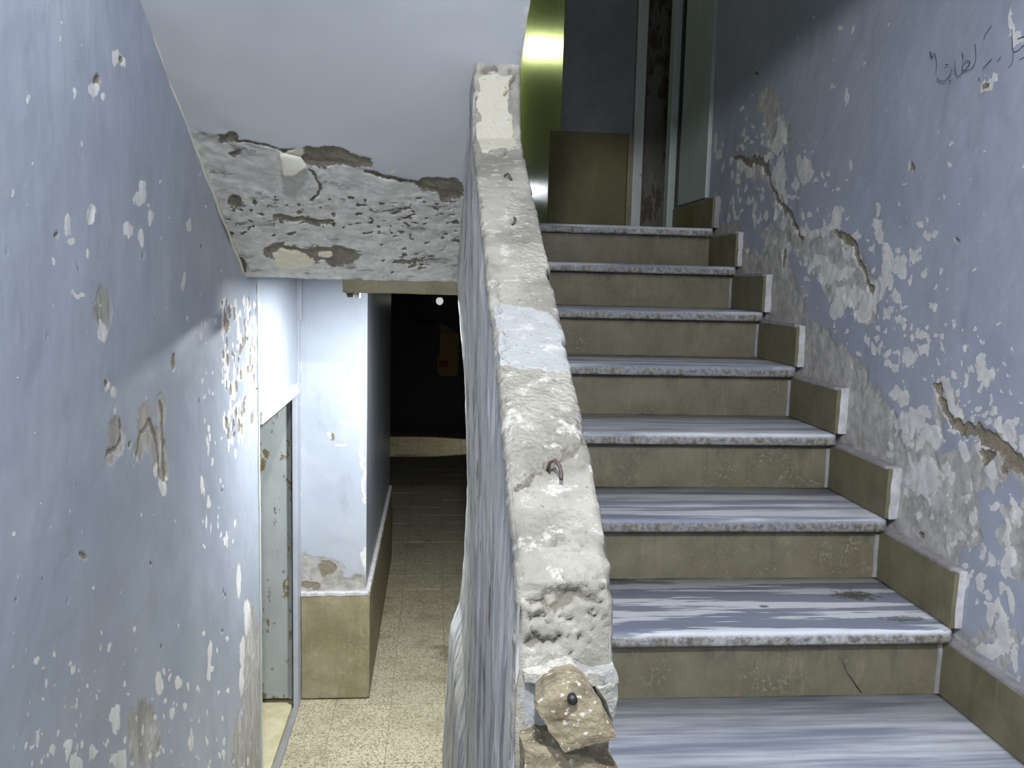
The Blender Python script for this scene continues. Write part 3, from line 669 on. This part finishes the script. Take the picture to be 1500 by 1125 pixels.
for _ in range(280):
    t_ = RNG.uniform(0, 1); x = 1080+t_*420; yb = 230+t_*420+RNG.normal(0, 60); r = RNG.uniform(1.2, 4)
    spk.append((x, yb, r, r*RNG.uniform(.8, 1.8), .9))
for _ in range(90):
    r = RNG.uniform(.8, 2.2); spk.append((RNG.uniform(1150, 1500), RNG.uniform(5, 560), r, r*1.4, .9))
for _ in range(70):
    spk.append((RNG.uniform(1005, 1150), RNG.uniform(205, 330), RNG.uniform(1.2, 3.5), RNG.uniform(4, 13), .9))
for _ in range(90):
    r = RNG.uniform(1.5, 6); t_ = RNG.uniform(0, 1); spk.append((1300+t_*200, 620+t_*330+RNG.normal(0, 50), r, r*1.6, .9))
fl = mr.blobs(W2, spk, fl)
fl = np.where(U[:, 0] > 1.45, fl, -1)
ck = mr.line(W2, [(1075, 228), (1092, 240), (1108, 240), (1122, 250), (1130, 275), (1142, 300), (1160, 322), (1172, 345), (1178, 348)], .010)
ck = np.maximum(ck, mr.line(W2, [(1088, 235), (1110, 236), (1124, 244)], .020)-.2)
ck = np.maximum(ck, mr.line(W2, [(1222, 345), (1245, 352), (1252, 372), (1262, 400), (1272, 425)], .013)-.15)
ck = np.maximum(ck, mr.line(W2, [(1370, 570), (1374, 590), (1392, 608), (1405, 632), (1425, 632), (1440, 640)], .012))
ck = np.maximum(ck, mr.line(W2, [(1440, 645), (1465, 655), (1485, 672), (1510, 690)], .018)-.1)
ck = mr.blobs(W2, [(1368, 563, 5, 7), (1443, 672, 12, 14, .8), (1490, 680, 22, 16, .8), (1350, 790, 5, 4), (1149, 380, 2.5, 14), (1332, 245, 4, 6), (1404, 352, 4, 3), (1440, 130, 6, 6, .6), (1107, 108, 3, 3)], ck)
P3 = np.column_stack([Y*0, Y, Z])
act = (Y > 1.4)*1.
X = XW + (fbm(P3, 1.3, 61)*.006+fbm(P3, 8, 63)*.0015 + np.clip(pl*2, 0, 1)*(.0025+fbm(P3, 24, 66)*.0022) + np.clip(ck*3, 0, 1)*.006 - np.clip(fl*3, 0, 1)*.0005)*act
wr = npmesh('wall_right', np.column_stack([X, Y, Z]), len(us), len(vs), M['wall_r'],
            dict(plaster=clp(pl), flake=clp(fl), crack=clp(ck), speck=np.zeros(len(Y))), flip=True)
struct(wr, 'peeling blue grey painted wall beside the stairs, with pencilled script', 'wall')
box('wall_core', (XW+.02, YB, ZF-.1), (XW+.2, 4.9, 2.9), M['concrete'], wr)

# pencilled Arabic script on the wall
def G_(p): return un(1340+p[0]/9.375, 30+p[1]/9.375, 0, XW-.0045)
def smoothline(pts, n=6):
    out = []
    for i in range(len(pts)-1):
        p0 = pts[max(i-1, 0)]; p1 = pts[i]; p2 = pts[i+1]; p3 = pts[min(i+2, len(pts)-1)]
        for k in range(n):
            t = k/n; out.append([.5*(2*p1[j]+(p2[j]-p0[j])*t+(2*p0[j]-5*p1[j]+4*p2[j]-p3[j])*t*t+(3*p1[j]-p0[j]-3*p2[j]+p3[j])*t**3) for j in (0, 1)])
    out.append(pts[-1]); return out
strokes = [([(205, 425), (222, 470), (240, 520)], .0022), ([(255, 452), (282, 476)], .0018), ([(282, 480), (296, 560), (294, 640), (288, 720)], .0009),
           ([(300, 790), (335, 822), (385, 838), (430, 812), (480, 750), (505, 660)], .0013), ([(470, 842), (486, 820)], .0024), ([(415, 608), (440, 604), (458, 600)], .0018),
           ([(555, 545), (550, 640), (560, 720), (592, 770), (650, 715), (700, 660), (745, 600), (755, 565), (725, 553), (680, 580), (648, 635), (655, 680), (700, 688), (770, 660), (815, 600), (836, 500), (825, 320)], .0012),
           ([(642, 430), (656, 480), (660, 510), (650, 556)], .0013), ([(930, 665), (985, 600), (1055, 530)], .0011), ([(1130, 570), (1180, 500)], .0007),
           ([(1330, 130), (1333, 250), (1338, 350), (1352, 428), (1400, 424), (1450, 385), (1490, 345), (1530, 380)], .0014), ([(1345, 440), (1345, 530), (1325, 600), (1280, 655)], .0007),
           ([(1405, 262), (1450, 238), (1500, 220)], .0019), ([(1430, 542), (1510, 500)], .0011), ([(945, 272), (965, 200), (1050, 70)], .0010), ([(878, 780), (884, 830)], .0012)]
for st, wd in strokes:
    L = [G_(p) for p in smoothline(st)]; vs_, fs_ = [], []
    for i, p in enumerate(L):
        t = (L[min(i+1, len(L)-1)]-L[max(i-1, 0)]).normalized(); nrm = t.cross(Vector((1, 0, 0))).normalized()*wd*.66*(.6+.4*math.sin(math.pi*(i+.7)/(len(L)+.4)))
        xo = Vector((.0008, 0, 0)); vs_ += [p+nrm, p-nrm, p+nrm+xo, p-nrm+xo]
    for i in range(len(L)-1):
        a = i*4
        fs_ += [(a, a+4, a+5, a+1), (a+2, a+3, a+7, a+6), (a, a+2, a+6, a+4), (a+1, a+5, a+7, a+3)]
    fs_ += [(0, 1, 3, 2), (len(vs_)-4, len(vs_)-2, len(vs_)-1, len(vs_)-3)]
    mesh('script_stroke', vs_, fs_, M['pencil'], wr)

# ------------------------------------------------------------------ right staircase
st = thing('staircase', 'marble and olive stone staircase rising right of the broken parapet', 'stairs', (.68, 2.5, ZH))
def tread(y0, z, depth, x0, x1, mat, k):
    # profile with rounded nose, swept along x; local origin at the nose
    prof = [(depth, -TH), (.004, -TH), (.001, -TH+.003), (0, -TH+.008), (0, -.014), (.0015, -.008), (.005, -.003), (.011, -.0006), (.02, 0), (depth*.5, 0), (depth, 0)]
    n = 70; vs_, fs_ = [], []; m = len(prof)
    for i in range(n+1):
        x = x0+(x1-x0)*i/n
        for j, (a, b) in enumerate(prof):
            e = 1 if 2 <= j <= 7 else 0
            c1 = noise.noise(Vector((x*14, k*7, j*.2)))*.0022+max(0, noise.noise(Vector((x*40, k*3+5, j*.3)))-.25)*.010
            vs_.append((x, a+e*c1, b-e*abs(c1)*.5+noise.noise(Vector((x*3, k, a*4)))*.0008))
    for i in range(n):
        for j in range(m-1):
            a = i*m+j; fs_.append((a, a+m, a+m+1, a+1))
        fs_.append((i*m+m-1, i*m+2*m-1, i*m+m, i*m))
    fs_ += [tuple(range(m)), tuple(range(n*m+m-1, n*m-1, -1))]
    o = mesh('tread', vs_, fs_, mat, None, False); o.parent = st; o.location = Vector((0, y0, z))-st.location
    for p in o.data.polygons: p.use_smooth = abs(p.normal.x) < .5
    return o
def loc_(x, y, k):   # photo point on tread k -> local x,y
    z = -E7+(7-k)*RISE; p = un(x, y, 2, z); return p.x, p.y-(D7+(7-k)*G)
sa = loc_(1252, 872, 7); sb = loc_(1325, 906, 7); sc_ = loc_(1118, 888, 7)
TM = {}
for k in range(1, 11):
    TM[k] = marble_tread('striated_marble', contrast={7: .97, 6: .55, 5: .3, 8: .1}.get(k, .4), seed=k*3.1,
                         stains=((sa[0], sa[1], .055, .030, .9), (sb[0], sb[1], .05, .016, .7), (sc_[0], sc_[1], .013, .010, .8)) if k == 7 else ())
for k in range(1, 11):
    z = -E7+(7-k)*RISE; y0 = D7+(7-k)*G
    x1 = XR+.004
    if k == 1: dep = 4.72-YT
    else: dep = G+.055
    x0 = .19 if k <= 4 else PX1-.004
    tread(y0, z, dep, x0, x1, TM[k], k)
    # riser below tread k
    rz0, rz1 = z-RISE-.0, z-TH
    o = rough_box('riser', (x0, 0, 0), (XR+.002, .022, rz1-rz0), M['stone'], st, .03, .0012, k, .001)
    o.location = Vector((0, y0+NOS, rz0))-st.location
    if k == 7: riser7 = o
# mortar blobs in riser corners
for k in range(2, 8):
    z = -E7+(7-k)*RISE; y0 = D7+(7-k)*G+NOS
    o = rough_box('corner_mortar', (XR-.010, y0-.005, z-RISE+.002), (XR+.003, y0+.002, z-TH-.012), M['ledge'], st, .02, .003, k, .001); o.location = -st.location
# crack on riser under tread 7
pc = [(1229, 962), (1236, 972), (1240, 985), (1246, 992), (1255, 1006), (1262, 1015)]
tube('riser_crack', [un(a, b, 1, D7+NOS-.0002)-st.location for a, b in pc], [.0006, .0016, .001, .002, .0022, .0012], M['iron'], st, 5)
# rough core under treads
pts = []
for k in range(10, 0, -1):
    z = -E7+(7-k)*RISE; y0 = D7+(7-k)*G+NOS+.02
    pts += [(y0, z-RISE-.002 if k < 10 else ZH-.0), (y0, z-TH+.0005)]
pts += [(4.72, ZL-TH), (4.72, .15), (3.82, .15), (3.79, .06), (3.70, -.03), (1.35, -1.28), (1.0, ZH)]
k = len(pts); vv = [(.192, a, b) for a, b in pts]+[(XR+.0, a, b) for a, b in pts]
o = mesh('stair_core', vv, [tuple(range(k)), tuple(range(2*k-1, k-1, -1))]+[(i, i+k, (i+1) % k+k, (i+1) % k) for i in range(k)], M['concrete'], None); o.parent = st; o.location = -st.location
# skirting tiles with mortar backing, on the right wall
for k in range(1, 11):
    z = -E7+(7-k)*RISE; y0 = D7+(7-k)*G; hh = RISE-TH-.004
    ya, yb = y0+.004, y0+G+NOS-.001
    if k == 1:
        rough_box('skirting_tile', (XR, ya, z+.001), (XR+.014, YT+.26, z+hh), M['skirt'], wr, .04, .001, k, .001)
        rough_box('skirting_tile', (XR, YT+.263, z+.001), (XR+.014, 4.42, z+hh), M['skirt_hall'], wr, .04, .001, k, .001)['label'] = 'end tile by the door, its tone set apart for the light there'  # separate tile and tone stand in for the edge of light
        yb = 4.42
    else:
        rough_box('skirting_tile', (XR, ya, z+.001-(.0)), (XR+.014, yb, z+hh), M['skirt'], wr, .04, .0012, k, .001)
    rough_box('skirting_mortar', (XR+.010, ya-.002, z), (XW+.008, yb, z+hh+.006), M['mortar'] if k > 1 else M['ledge'], wr, .02, .0035, k, .003)
    if k > 1: rough_box('skirting_mortar', (XR+.003, ya+.02, z+hh-.002), (XW+.006, yb-.004, z+hh+.009), M['ledge'], wr, .02, .003, k+20, .002)

# ------------------------------------------------------------------ upper landing: pier, side wall, door
px_ = lambda x, y, Yd: un(x, y, 1, Yd)
YP = 4.70
zb = .785
pier = struct(box('wall_upper', (.655, YP, ZL-.02), (1.03, YP+.5, 2.9), M['grey']), 'dark grey painted wall face at the head of the stairs', 'wall')
rough_box('base_slab', (.585, YP-.024, ZL+.001), (1.004, YP, zb), M['skirt_hall'], pier, .05, .0012, 3)
rough_box('base_slab', (1.005, YP-.03, ZL+.001), (1.035, YP+.01, zb), M['pillar_stone'], pier, .05, .0012, 4)
gw = struct(box('wall_upper_side', (.645, YP+.002, ZL-.02), (.66, 10.5, 2.9), M['gloss']), 'glossy yellow green side wall of the upper passage, mirror bright', 'wall')
for k in range(5):
    box('base_slab', (.612, YP+.002+k*.9, ZL+.001), (.645, YP+.898+k*.9, zb), M['gloss_low'], gw, .002)
# door_2
d2 = struct(thing('door_2', 'stained dark door in a white frame above the top step', 'door', (1.12, YP, ZL)))
box('door_leaf', (-.03, .0, 0), (.16, .03, 2.1), M['leaf_up'], d2, .002)
box('frame_post', (-.085, -.02, 0), (-.03, .05, 2.15), M['frame'], d2, .004)
box('frame_bead', (-.034, -.026, 0), (-.026, -.008, 2.1), M['iron'], d2)
box('edge_strip', (.148, -.03, 0), (.160, -.004, 2.1), M['black'], d2)
box('frame_head', (-.085, -.02, 2.1), (.2, .05, 2.16), M['frame'], d2, .004)
fp = struct(box('trim_2', (XR-.03, 4.42, ZL), (XW+.01, 4.50, 2.5), M['casing_lit_strip'], None, .004), 'pale door casing post at the end of the right wall', 'frame')
struct(box('trim_3', (XR+.004, 4.385, ZL+.12), (XR+.014, 4.415, 2.5), M['black'], None), 'black gap line beside the pale casing post', 'trim')
struct(box('lit_wall_strip', (XW-.016, 3.93, ZL+.145), (XW+.004, 4.38, 2.5), M['casing_lit_strip'], None, .004), 'strip of right wall by the upper door, light painted in as paler green', 'casing_lit_strip')  # raised paler strip stands in for the lit part of the wall
struct(box('floor_upper', (-.75, 4.6, .13), (1.3, 10.6, ZL), M['stone']), 'upper passage floor', 'floor')
struct(box('floor_landing', (XL, 2.95, .13), (.16, 4.6, ZL), M['stone']), 'landing floor over the corridor', 'floor')
struct(box('ceiling_upper', (-.75, 3.0, 2.8), (1.42, 10.6, 2.9), M['grey']), 'upper landing ceiling', 'ceiling')
struct(box('wall_upper_end', (-.75, 10.5, .2), (1.0, 10.6, 2.9), M['gloss']), 'end wall of the upper passage', 'wall')
struct(box('wall_upper_left', (-.75, 3.0, .14), (XL, 10.5, 2.9), M['grey']), 'left wall of the upper landing', 'wall')
struct(box('wall_upper_partition', (XL, 4.6, ZL), (.12, 4.7, 2.8), M['grey']), 'partition beside the upper passage', 'wall')
struct(box('wall_door_back', (.95, 4.75, ZL), (1.42, 4.85, 2.9), M['darkwall']), 'wall behind the upper door', 'wall')

# ------------------------------------------------------------------ broken parapet
par = thing('stair_parapet', 'broken plaster-topped parapet wall between the stairs and the corridor', 'parapet', (.128, 1.8, ZF))
prof = [(.775, -.86), (.772, -.60), (.770, -.44), (.768, -.36), (.775, -.300), (.80, -.262), (.92, -.195), (1.18, -.068), (1.48, .078), (1.70, .19), (1.86, .264), (1.915, .30), (1.945, .36), (1.975, .43), (2.00, .485)]
seg = [0]
for a, b in zip(prof[:-1], prof[1:]): seg.append(seg[-1]+math.dist(a, b))
S = seg[-1]
def pat(s):
    return np.interp(s, seg, [p[0] for p in prof]), np.interp(s, seg, [p[1] for p in prof])
lean_z = [-1.955, -1.61, -1.24, -1.18, -1.1, -.93, -.64, -.3, 0, .6]; lean_x = [-.035, -.033, -.016, -.010, .020, .030, .035, .018, -.011, -.004]
def xleft(y, z):
    return PX0+np.interp(z, lean_z, lean_x)*np.clip((y-.9)/1.95, 0, 1)**1.3
def xright(y): return np.interp(y, [.76, 1.0, 1.3, 2.0], [.168, .170, .174, .1765])
mcap = Marks(1, .772, 0, 2)
def cap_s(x, y):
    """photo point on the cap -> (X, s)"""
    best = None
    for i in range(len(prof)-1):
        (ya, za), (yb, zb_) = prof[i], prof[i+1]; nn_ = Vector((0, -(zb_-za), yb-ya)); d = CF+CR*((x-750)/F)-CU*((y-562.5)/F)
        den = nn_.dot(d)
        if abs(den) < 1e-9: continue
        p = d*(nn_.dot(Vector((0, ya, za)))/den)
        t = ((p.y-ya)*(yb-ya)+(p.z-za)*(zb_-za))/((yb-ya)**2+(zb_-za)**2)
        if -.02 <= t <= 1.02 and p.y > 0: best = (p.x, seg[i]+t*(seg[i+1]-seg[i])); break
    return best or (.12, 0)
class CapMarks(Marks):
    def __init__(s): pass
    def pt(s, x, y): return np.array(cap_s(x, y))
mc_ = CapMarks()
ss_ = spans((0, S, .0032)); ts = np.concatenate([[-.03, -.02, -.01], np.linspace(0, 1, 36), [1.01, 1.02, 1.03]])
SG, TG = plane_grid(ss_, ts); Yc, Zc = pat(SG); LIP = np.maximum(np.maximum(-TG, TG-1), 0)/.01; TG = np.clip(TG, 0, 1)
xl = xleft(Yc, Zc); xr = xright(Yc); Xc = xl+(xr-xl)*TG
U = np.column_stack([Xc, SG]); W = warped(warped(U, 34, .008, 71), 130, .003, 73)
gr = mc_.line(W, [(752, 705), (775, 702), (800, 692), (812, 690), (835, 668), (858, 645)], .006)
gr = np.maximum(gr, mc_.line(W, [(783, 880), (800, 878), (815, 884), (830, 874), (862, 872)], .006))
gr = np.maximum(gr, mc_.line(W, [(702, 221), (712, 222), (730, 228), (762, 216)], .005))
gr = np.maximum(gr, mc_.line(W, [(739, 142), (748, 128), (757, 105)], .005))
gr = np.maximum(gr, mc_.line(W, [(783, 945), (800, 945), (812, 940)], .006)); gr = np.maximum(gr, mc_.line(W, [(722, 400), (735, 470), (742, 530)], .0022)-.1)
gr = mc_.blobs(W, [(800, 900, 18, 8), (808, 940, 12, 6), (830, 975, 10, 6), (722, 99, 12, 7), (805, 800, 12, 3), (820, 790, 12, 3), (787, 905, 4, 10), (788, 935, 3, 10), (712, 100, 10, 8), (745, 102, 8, 6)], gr)
gr = mc_.blobs(W, [(RNG.uniform(775, 900), RNG.uniform(840, 960), RNG.uniform(1.5, 5), RNG.uniform(1.5, 4), .9) for _ in range(70)], gr)
zone = mc_.poly(W, [(725, 445), (810, 455), (855, 520), (850, 545), (730, 535)], .01)
zone = np.maximum(zone, mc_.poly(W, [(770, 990), (800, 975), (820, 985), (795, 1010), (785, 1040), (800, 1100), (768, 1100)], .01))
cream = mc_.poly(W, [(700, 110), (750, 110), (745, 140), (758, 215), (702, 222)], .01); cream = mc_.blobs(W, [(745, 215, 8, 5, .5)], cream)
peb = mc_.poly(W, [(730, 530), (840, 545), (862, 640), (838, 662), (800, 690), (755, 705)], .012)
peb = mc_.blobs(W, [(760, 320, 16, 60, .6), (780, 380, 18, 60, .6), (820, 780, 40, 50, .8)], peb)
amp = .35+.65*np.clip(peb+.3, 0, 1)
P3 = np.column_stack([Xc, Yc, Zc])
ns = np.gradient(np.array([p[1] for p in prof]), np.array(seg)); nz = np.gradient(np.array([p[0] for p in prof]), np.array(seg))
ny_ = -np.interp(SG, seg, ns); nz_ = np.interp(SG, seg, nz)
ledge = np.where(SG > np.interp(0, [0, 1], [0, 1]), 0, 0)
sl = cap_s(805, 695)[1]; s2 = cap_s(820, 875)[1]
up = np.clip((SG-sl+fbm(P3, 30, 91)*.012)/.006, 0, 1)*np.clip((sl+.24-SG)/.15, 0, 1)*.007
up += np.clip((SG-s2+fbm(P3, 30, 92)*.012)/.006, 0, 1)*np.clip((s2+.08-SG)/.05, 0, 1)*.006
dsp = fbm(P3, 18, 81)*.0025 + fbm(P3, 70, 83)*.0014*amp + fbm(P3, 180, 85)*.0006*amp - np.clip(gr*1.5, 0, 1)*.009 + up
e = np.minimum(TG, 1-TG); er = np.clip(1-e/.10, 0, 1)
chip = np.clip(fbm(P3, 26, 95)-.05, 0, 1)*er
dsp = np.clip(dsp, -.02, .02)*(1-.5*er) - er**2*.0015 - chip*.006 - np.interp(LIP, [0, 1, 2, 3], [0, .003, .010, .022])
fade = np.ones(len(SG))
Xc2 = Xc + np.where(TG > .5, -1, 1)*((er**3)*(chip*.004) - np.interp(LIP, [0, 1, 2, 3], [0, .0015, .0035, .0010])) + fbm(P3, 40, 97)*.0016*er+fbm(P3, 120, 98)*.0008*er
cap = npmesh('parapet_cap', np.column_stack([Xc2, Yc+ny_*dsp, Zc+nz_*dsp])-np.array(par.location), len(ss_), len(ts), M['cap'],
             dict(groove=clp(gr), zone=clp(zone), cream=clp(cream), pebble=clp(peb)), parent=par, flip=False)
cap['label'] = 'crumbling pale plaster top of the parapet'
# side faces: columns from the floor to the profile / soffit
ptop = [(p[0], p[1]) for p in prof[3:]]
def ztop(y):
    zc = np.interp(y, [p[0] for p in ptop], [p[1] for p in ptop]); return np.where(y > 2.0, zsof(y)+.03, zc)
for side in (0, 1):
    yy = spans((.768, .776, .004), (.776, 2.0, .008), (2.0, 2.90, .008)); tt = np.linspace(0, 1, 260 if side == 0 else 80)
    A, B = plane_grid(yy, tt); zt = ztop(A); zbm = np.where(A < .774, -2., ZF); Zg = ZF+(zt-.0008-ZF)*B
    Xg = xleft(A, Zg) if side == 0 else xright(A)
    P3 = np.column_stack([Xg, A, Zg]); Ps = P3*np.array([1, 1, .22])
    topf = np.clip((zt-Zg)/.02, 0, 1)
    d = (fbm(Ps, 16, 101)*.004+fbm(Ps, 55, 103)*.0022)
    if side == 0:
        d += -np.clip(fbm(Ps, 9, 107)*3-.6, 0, 1)*.004
    d = d*topf + (1-topf)*.002
    Xg = Xg + (d if side == 0 else -d)
    o = npmesh('parapet_side', np.column_stack([Xg, A, Zg])-np.array(par.location), len(yy), len(tt), M['side'], {}, parent=par, flip=(side == 0))
    o['label'] = 'streaked grey side facing the corridor' if side == 0 else 'side facing the steps'
box('parapet_end', (PX0+.003, .778, ZF), (.166, .80, -.80), M['side'], par).location = -par.location
for yy0, nm in ((2.86, 'parapet_end'),):
    yy = np.array([2.90, 2.93]); zz = np.linspace(ZF, zsof(2.9)+.03, 60); vs_ = []; fs_ = []
    for z in zz:
        x = float(xleft(2.9, z)); vs_ += [(x+.001, 2.9, z), (x+.012, 2.93, z), (.2, 2.93, z), (.176, 2.9, z)]
    for i in range(len(zz)-1):
        for k in range(4): a, b = i*4+k, i*4+(k+1) % 4; fs_.append((a, b, b+4, a+4))
    o = mesh(nm, vs_, fs_, M['side'], None); o.parent = par; o.location = -par.location
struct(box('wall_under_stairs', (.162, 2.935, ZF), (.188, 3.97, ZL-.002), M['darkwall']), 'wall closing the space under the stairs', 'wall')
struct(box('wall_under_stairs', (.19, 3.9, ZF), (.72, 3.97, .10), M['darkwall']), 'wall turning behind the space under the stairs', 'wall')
# iron stubs
for (pts, r) in (([(738, 259), (744, 260), (749, 265)], .0022), ([(750, 330), (755, 327), (753, 322)], .0020)):
    P_ = []
    for i, (a, b) in enumerate(pts):
        X_, s_ = cap_s(a, b); y_, z_ = pat(s_); P_.append((X_, y_-.003, z_+[.001, .007, .003][i]))
    o = tube('iron_stub', P_, r, M['iron'], par, 8); o.location = -par.location
P_ = []
for (a, b, h) in ((802, 691, .0), (804, 690, .010), (811, 691, .014), (818, 697, .012), (821, 706, .010), (821, 713, .009)):
    X_, s_ = cap_s(a, b); y_, z_ = pat(s_); P_.append((X_, y_-h*.4, z_+h))
o = tube('iron_stub', P_, [.0018, .002, .002, .0022, .0022, .0022], M['iron'], par, 10); o.location = -par.location
# stone chunk set on the end face
YE = .715
outl = [(820, 1003), (848, 998), (868, 1012), (880, 1030), (893, 1058), (903, 1074), (905, 1082), (880, 1090), (850, 1097), (826, 1103), (815, 1088), (803, 1070), (796, 1056), (784, 1040), (786, 1030), (800, 1015)]
bm = bmesh.new(); front = []; back = []
cc = sum((un(a, b, 1, YE) for a, b in outl), Vector())/len(outl)
def ring(y, sc):
    return [bm.verts.new(Vector((cc.x+(p.x-cc.x)*sc, y, cc.z+(p.z-cc.z)*sc))) for p in [un(a, b, 1, YE) for a, b in outl]]
R_ = [ring(YE+.062, .78), ring(YE+.035, .92), ring(YE+.008, 1.0), ring(YE, .97), ring(YE-.003, .6), ring(YE-.003, .25)]
for i in range(len(R_)-1):
    for k in range(len(outl)): bm.faces.new((R_[i][k], R_[i][(k+1) % len(outl)], R_[i+1][(k+1) % len(outl)], R_[i+1][k]))
bm.faces.new(R_[-1]); bm.faces.new(R_[0][::-1])
bmesh.ops.subdivide_edges(bm, edges=bm.edges[:], cuts=3, use_grid_fill=True)
for v in bm.verts: v.co += noise.noise_vector(v.co*60)*.0012+noise.noise_vector(v.co*170)*.0010
o = bmobj('stone_chunk', bm, M['chunk'], par); o.location = -par.location; o['label'] = 'brown aggregate chunk with a bolt hole mortared to the parapet end'
h = un(839, 1026, 1, YE-.008)
o2 = tube('bolt_hole', [h+Vector((0, -.001, 0)), h+Vector((0, .01, 0))], .0042, M['black'], o, 14)
# mortar around the chunk and the stepped ledge under it
def slab(name, outline, y0, y1, mat, par_, sd=0):
    bm = bmesh.new(); P_ = [un(a, b, 1, y0) for a, b in outline]; c0 = sum(P_, Vector())/len(P_)
    a = [bm.verts.new((c0.x+(p.x-c0.x)*1.0, y1, c0.z+(p.z-c0.z)*1.0)) for p in P_]; b = [bm.verts.new(p) for p in P_]; c1 = [bm.verts.new((c0.x+(p.x-c0.x)*.7, y0-.004, c0.z+(p.z-c0.z)*.7)) for p in P_]
    for r0, r1 in ((a, b), (b, c1)):
        for k in range(len(P_)): bm.faces.new((r0[k], r0[(k+1) % len(P_)], r1[(k+1) % len(P_)], r1[k]))
    bm.faces.new(c1); bm.faces.new(a[::-1]); bmesh.ops.subdivide_edges(bm, edges=bm.edges[:], cuts=3, use_grid_fill=True)
    bmesh.ops.triangulate(bm, faces=[f for f in bm.faces if len(f.verts) > 4])
    for v in bm.verts: v.co += noise.noise_vector(v.co*50+Vector((sd, 0, 0)))*.0028+noise.noise_vector(v.co*140)*.0016
    o = bmobj(name, bm, mat, par_); o.location = -par_.location; return o
slab('mortar_patch', [(768, 985), (800, 978), (830, 968), (862, 980), (900, 978), (903, 1000), (880, 1005), (845, 1000), (812, 1004), (790, 996), (770, 1000)], .762, .785, M['cap'], par, 1)
slab('mortar_patch', [(868, 1000), (885, 990), (904, 996), (904, 1030), (900, 1062), (892, 1050), (880, 1025)], .762, .785, M['cap'], par, 2)
slab('mortar_ledge', [(767, 1098), (790, 1090), (815, 1094), (830, 1106), (865, 1110), (905, 1130), (905, 1180), (767, 1180)], .735, .785, M['chunk'], par, 3)

# ------------------------------------------------------------------ space behind and under the viewer
hlf = struct(box('floor_half_landing', (XL, YB, ZH-.2), (XW, .90, ZH), M['cream']), 'half landing the view is taken from', 'floor')
struct(box('wall_back', (XL-.2, YB-.1, ZF-.1), (XW+.2, YB, 1.7), M['pillar_plain']), 'wall behind the viewer', 'wall')
struct(box('ceiling_half_landing', (XL-.2, YB-.1, 1.56), (XW+.2, .90, 1.7), M['concrete']), 'underside of the half landing above', 'ceiling')
struct(box('shadow_beam', (.19, .98, .962), (XW+.02, 1.10, 1.56), M['concrete']), 'unseen beam added to cast the slanting shadow on the right wall', 'beam')  # added out of view, its lower edge set to shade the upper right wall
ls = thing('lower_flight', 'short lower flight going down to the corridor on the left', 'stairs', (-.26, 1.2, ZF))
for k in range(2):
    z = ZH-(k+1)*RISE*.985; y0 = .90+k*.30
    dchild(box('tread', (XL+.002, y0-.0, z-.04), (PX0-.05, y0+.33, z), M['cream'], ls, .006), ls)
    dchild(box('riser', (XL+.002, y0+.30, ZF), (PX0-.05, y0+.32, z-.04), M['stone'], ls, .001), ls)
dchild(box('flight_base', (XL+.002, .9, ZF-.01), (PX0-.05, 1.2, ZH-RISE*.985-.04), M['concrete'], ls), ls)
struct(box('floor_foot', (XL, 1.4, ZF-.12), (PX0+.1, 2.35, ZF), M['cream']), 'floor at the foot of the lower flight', 'floor')
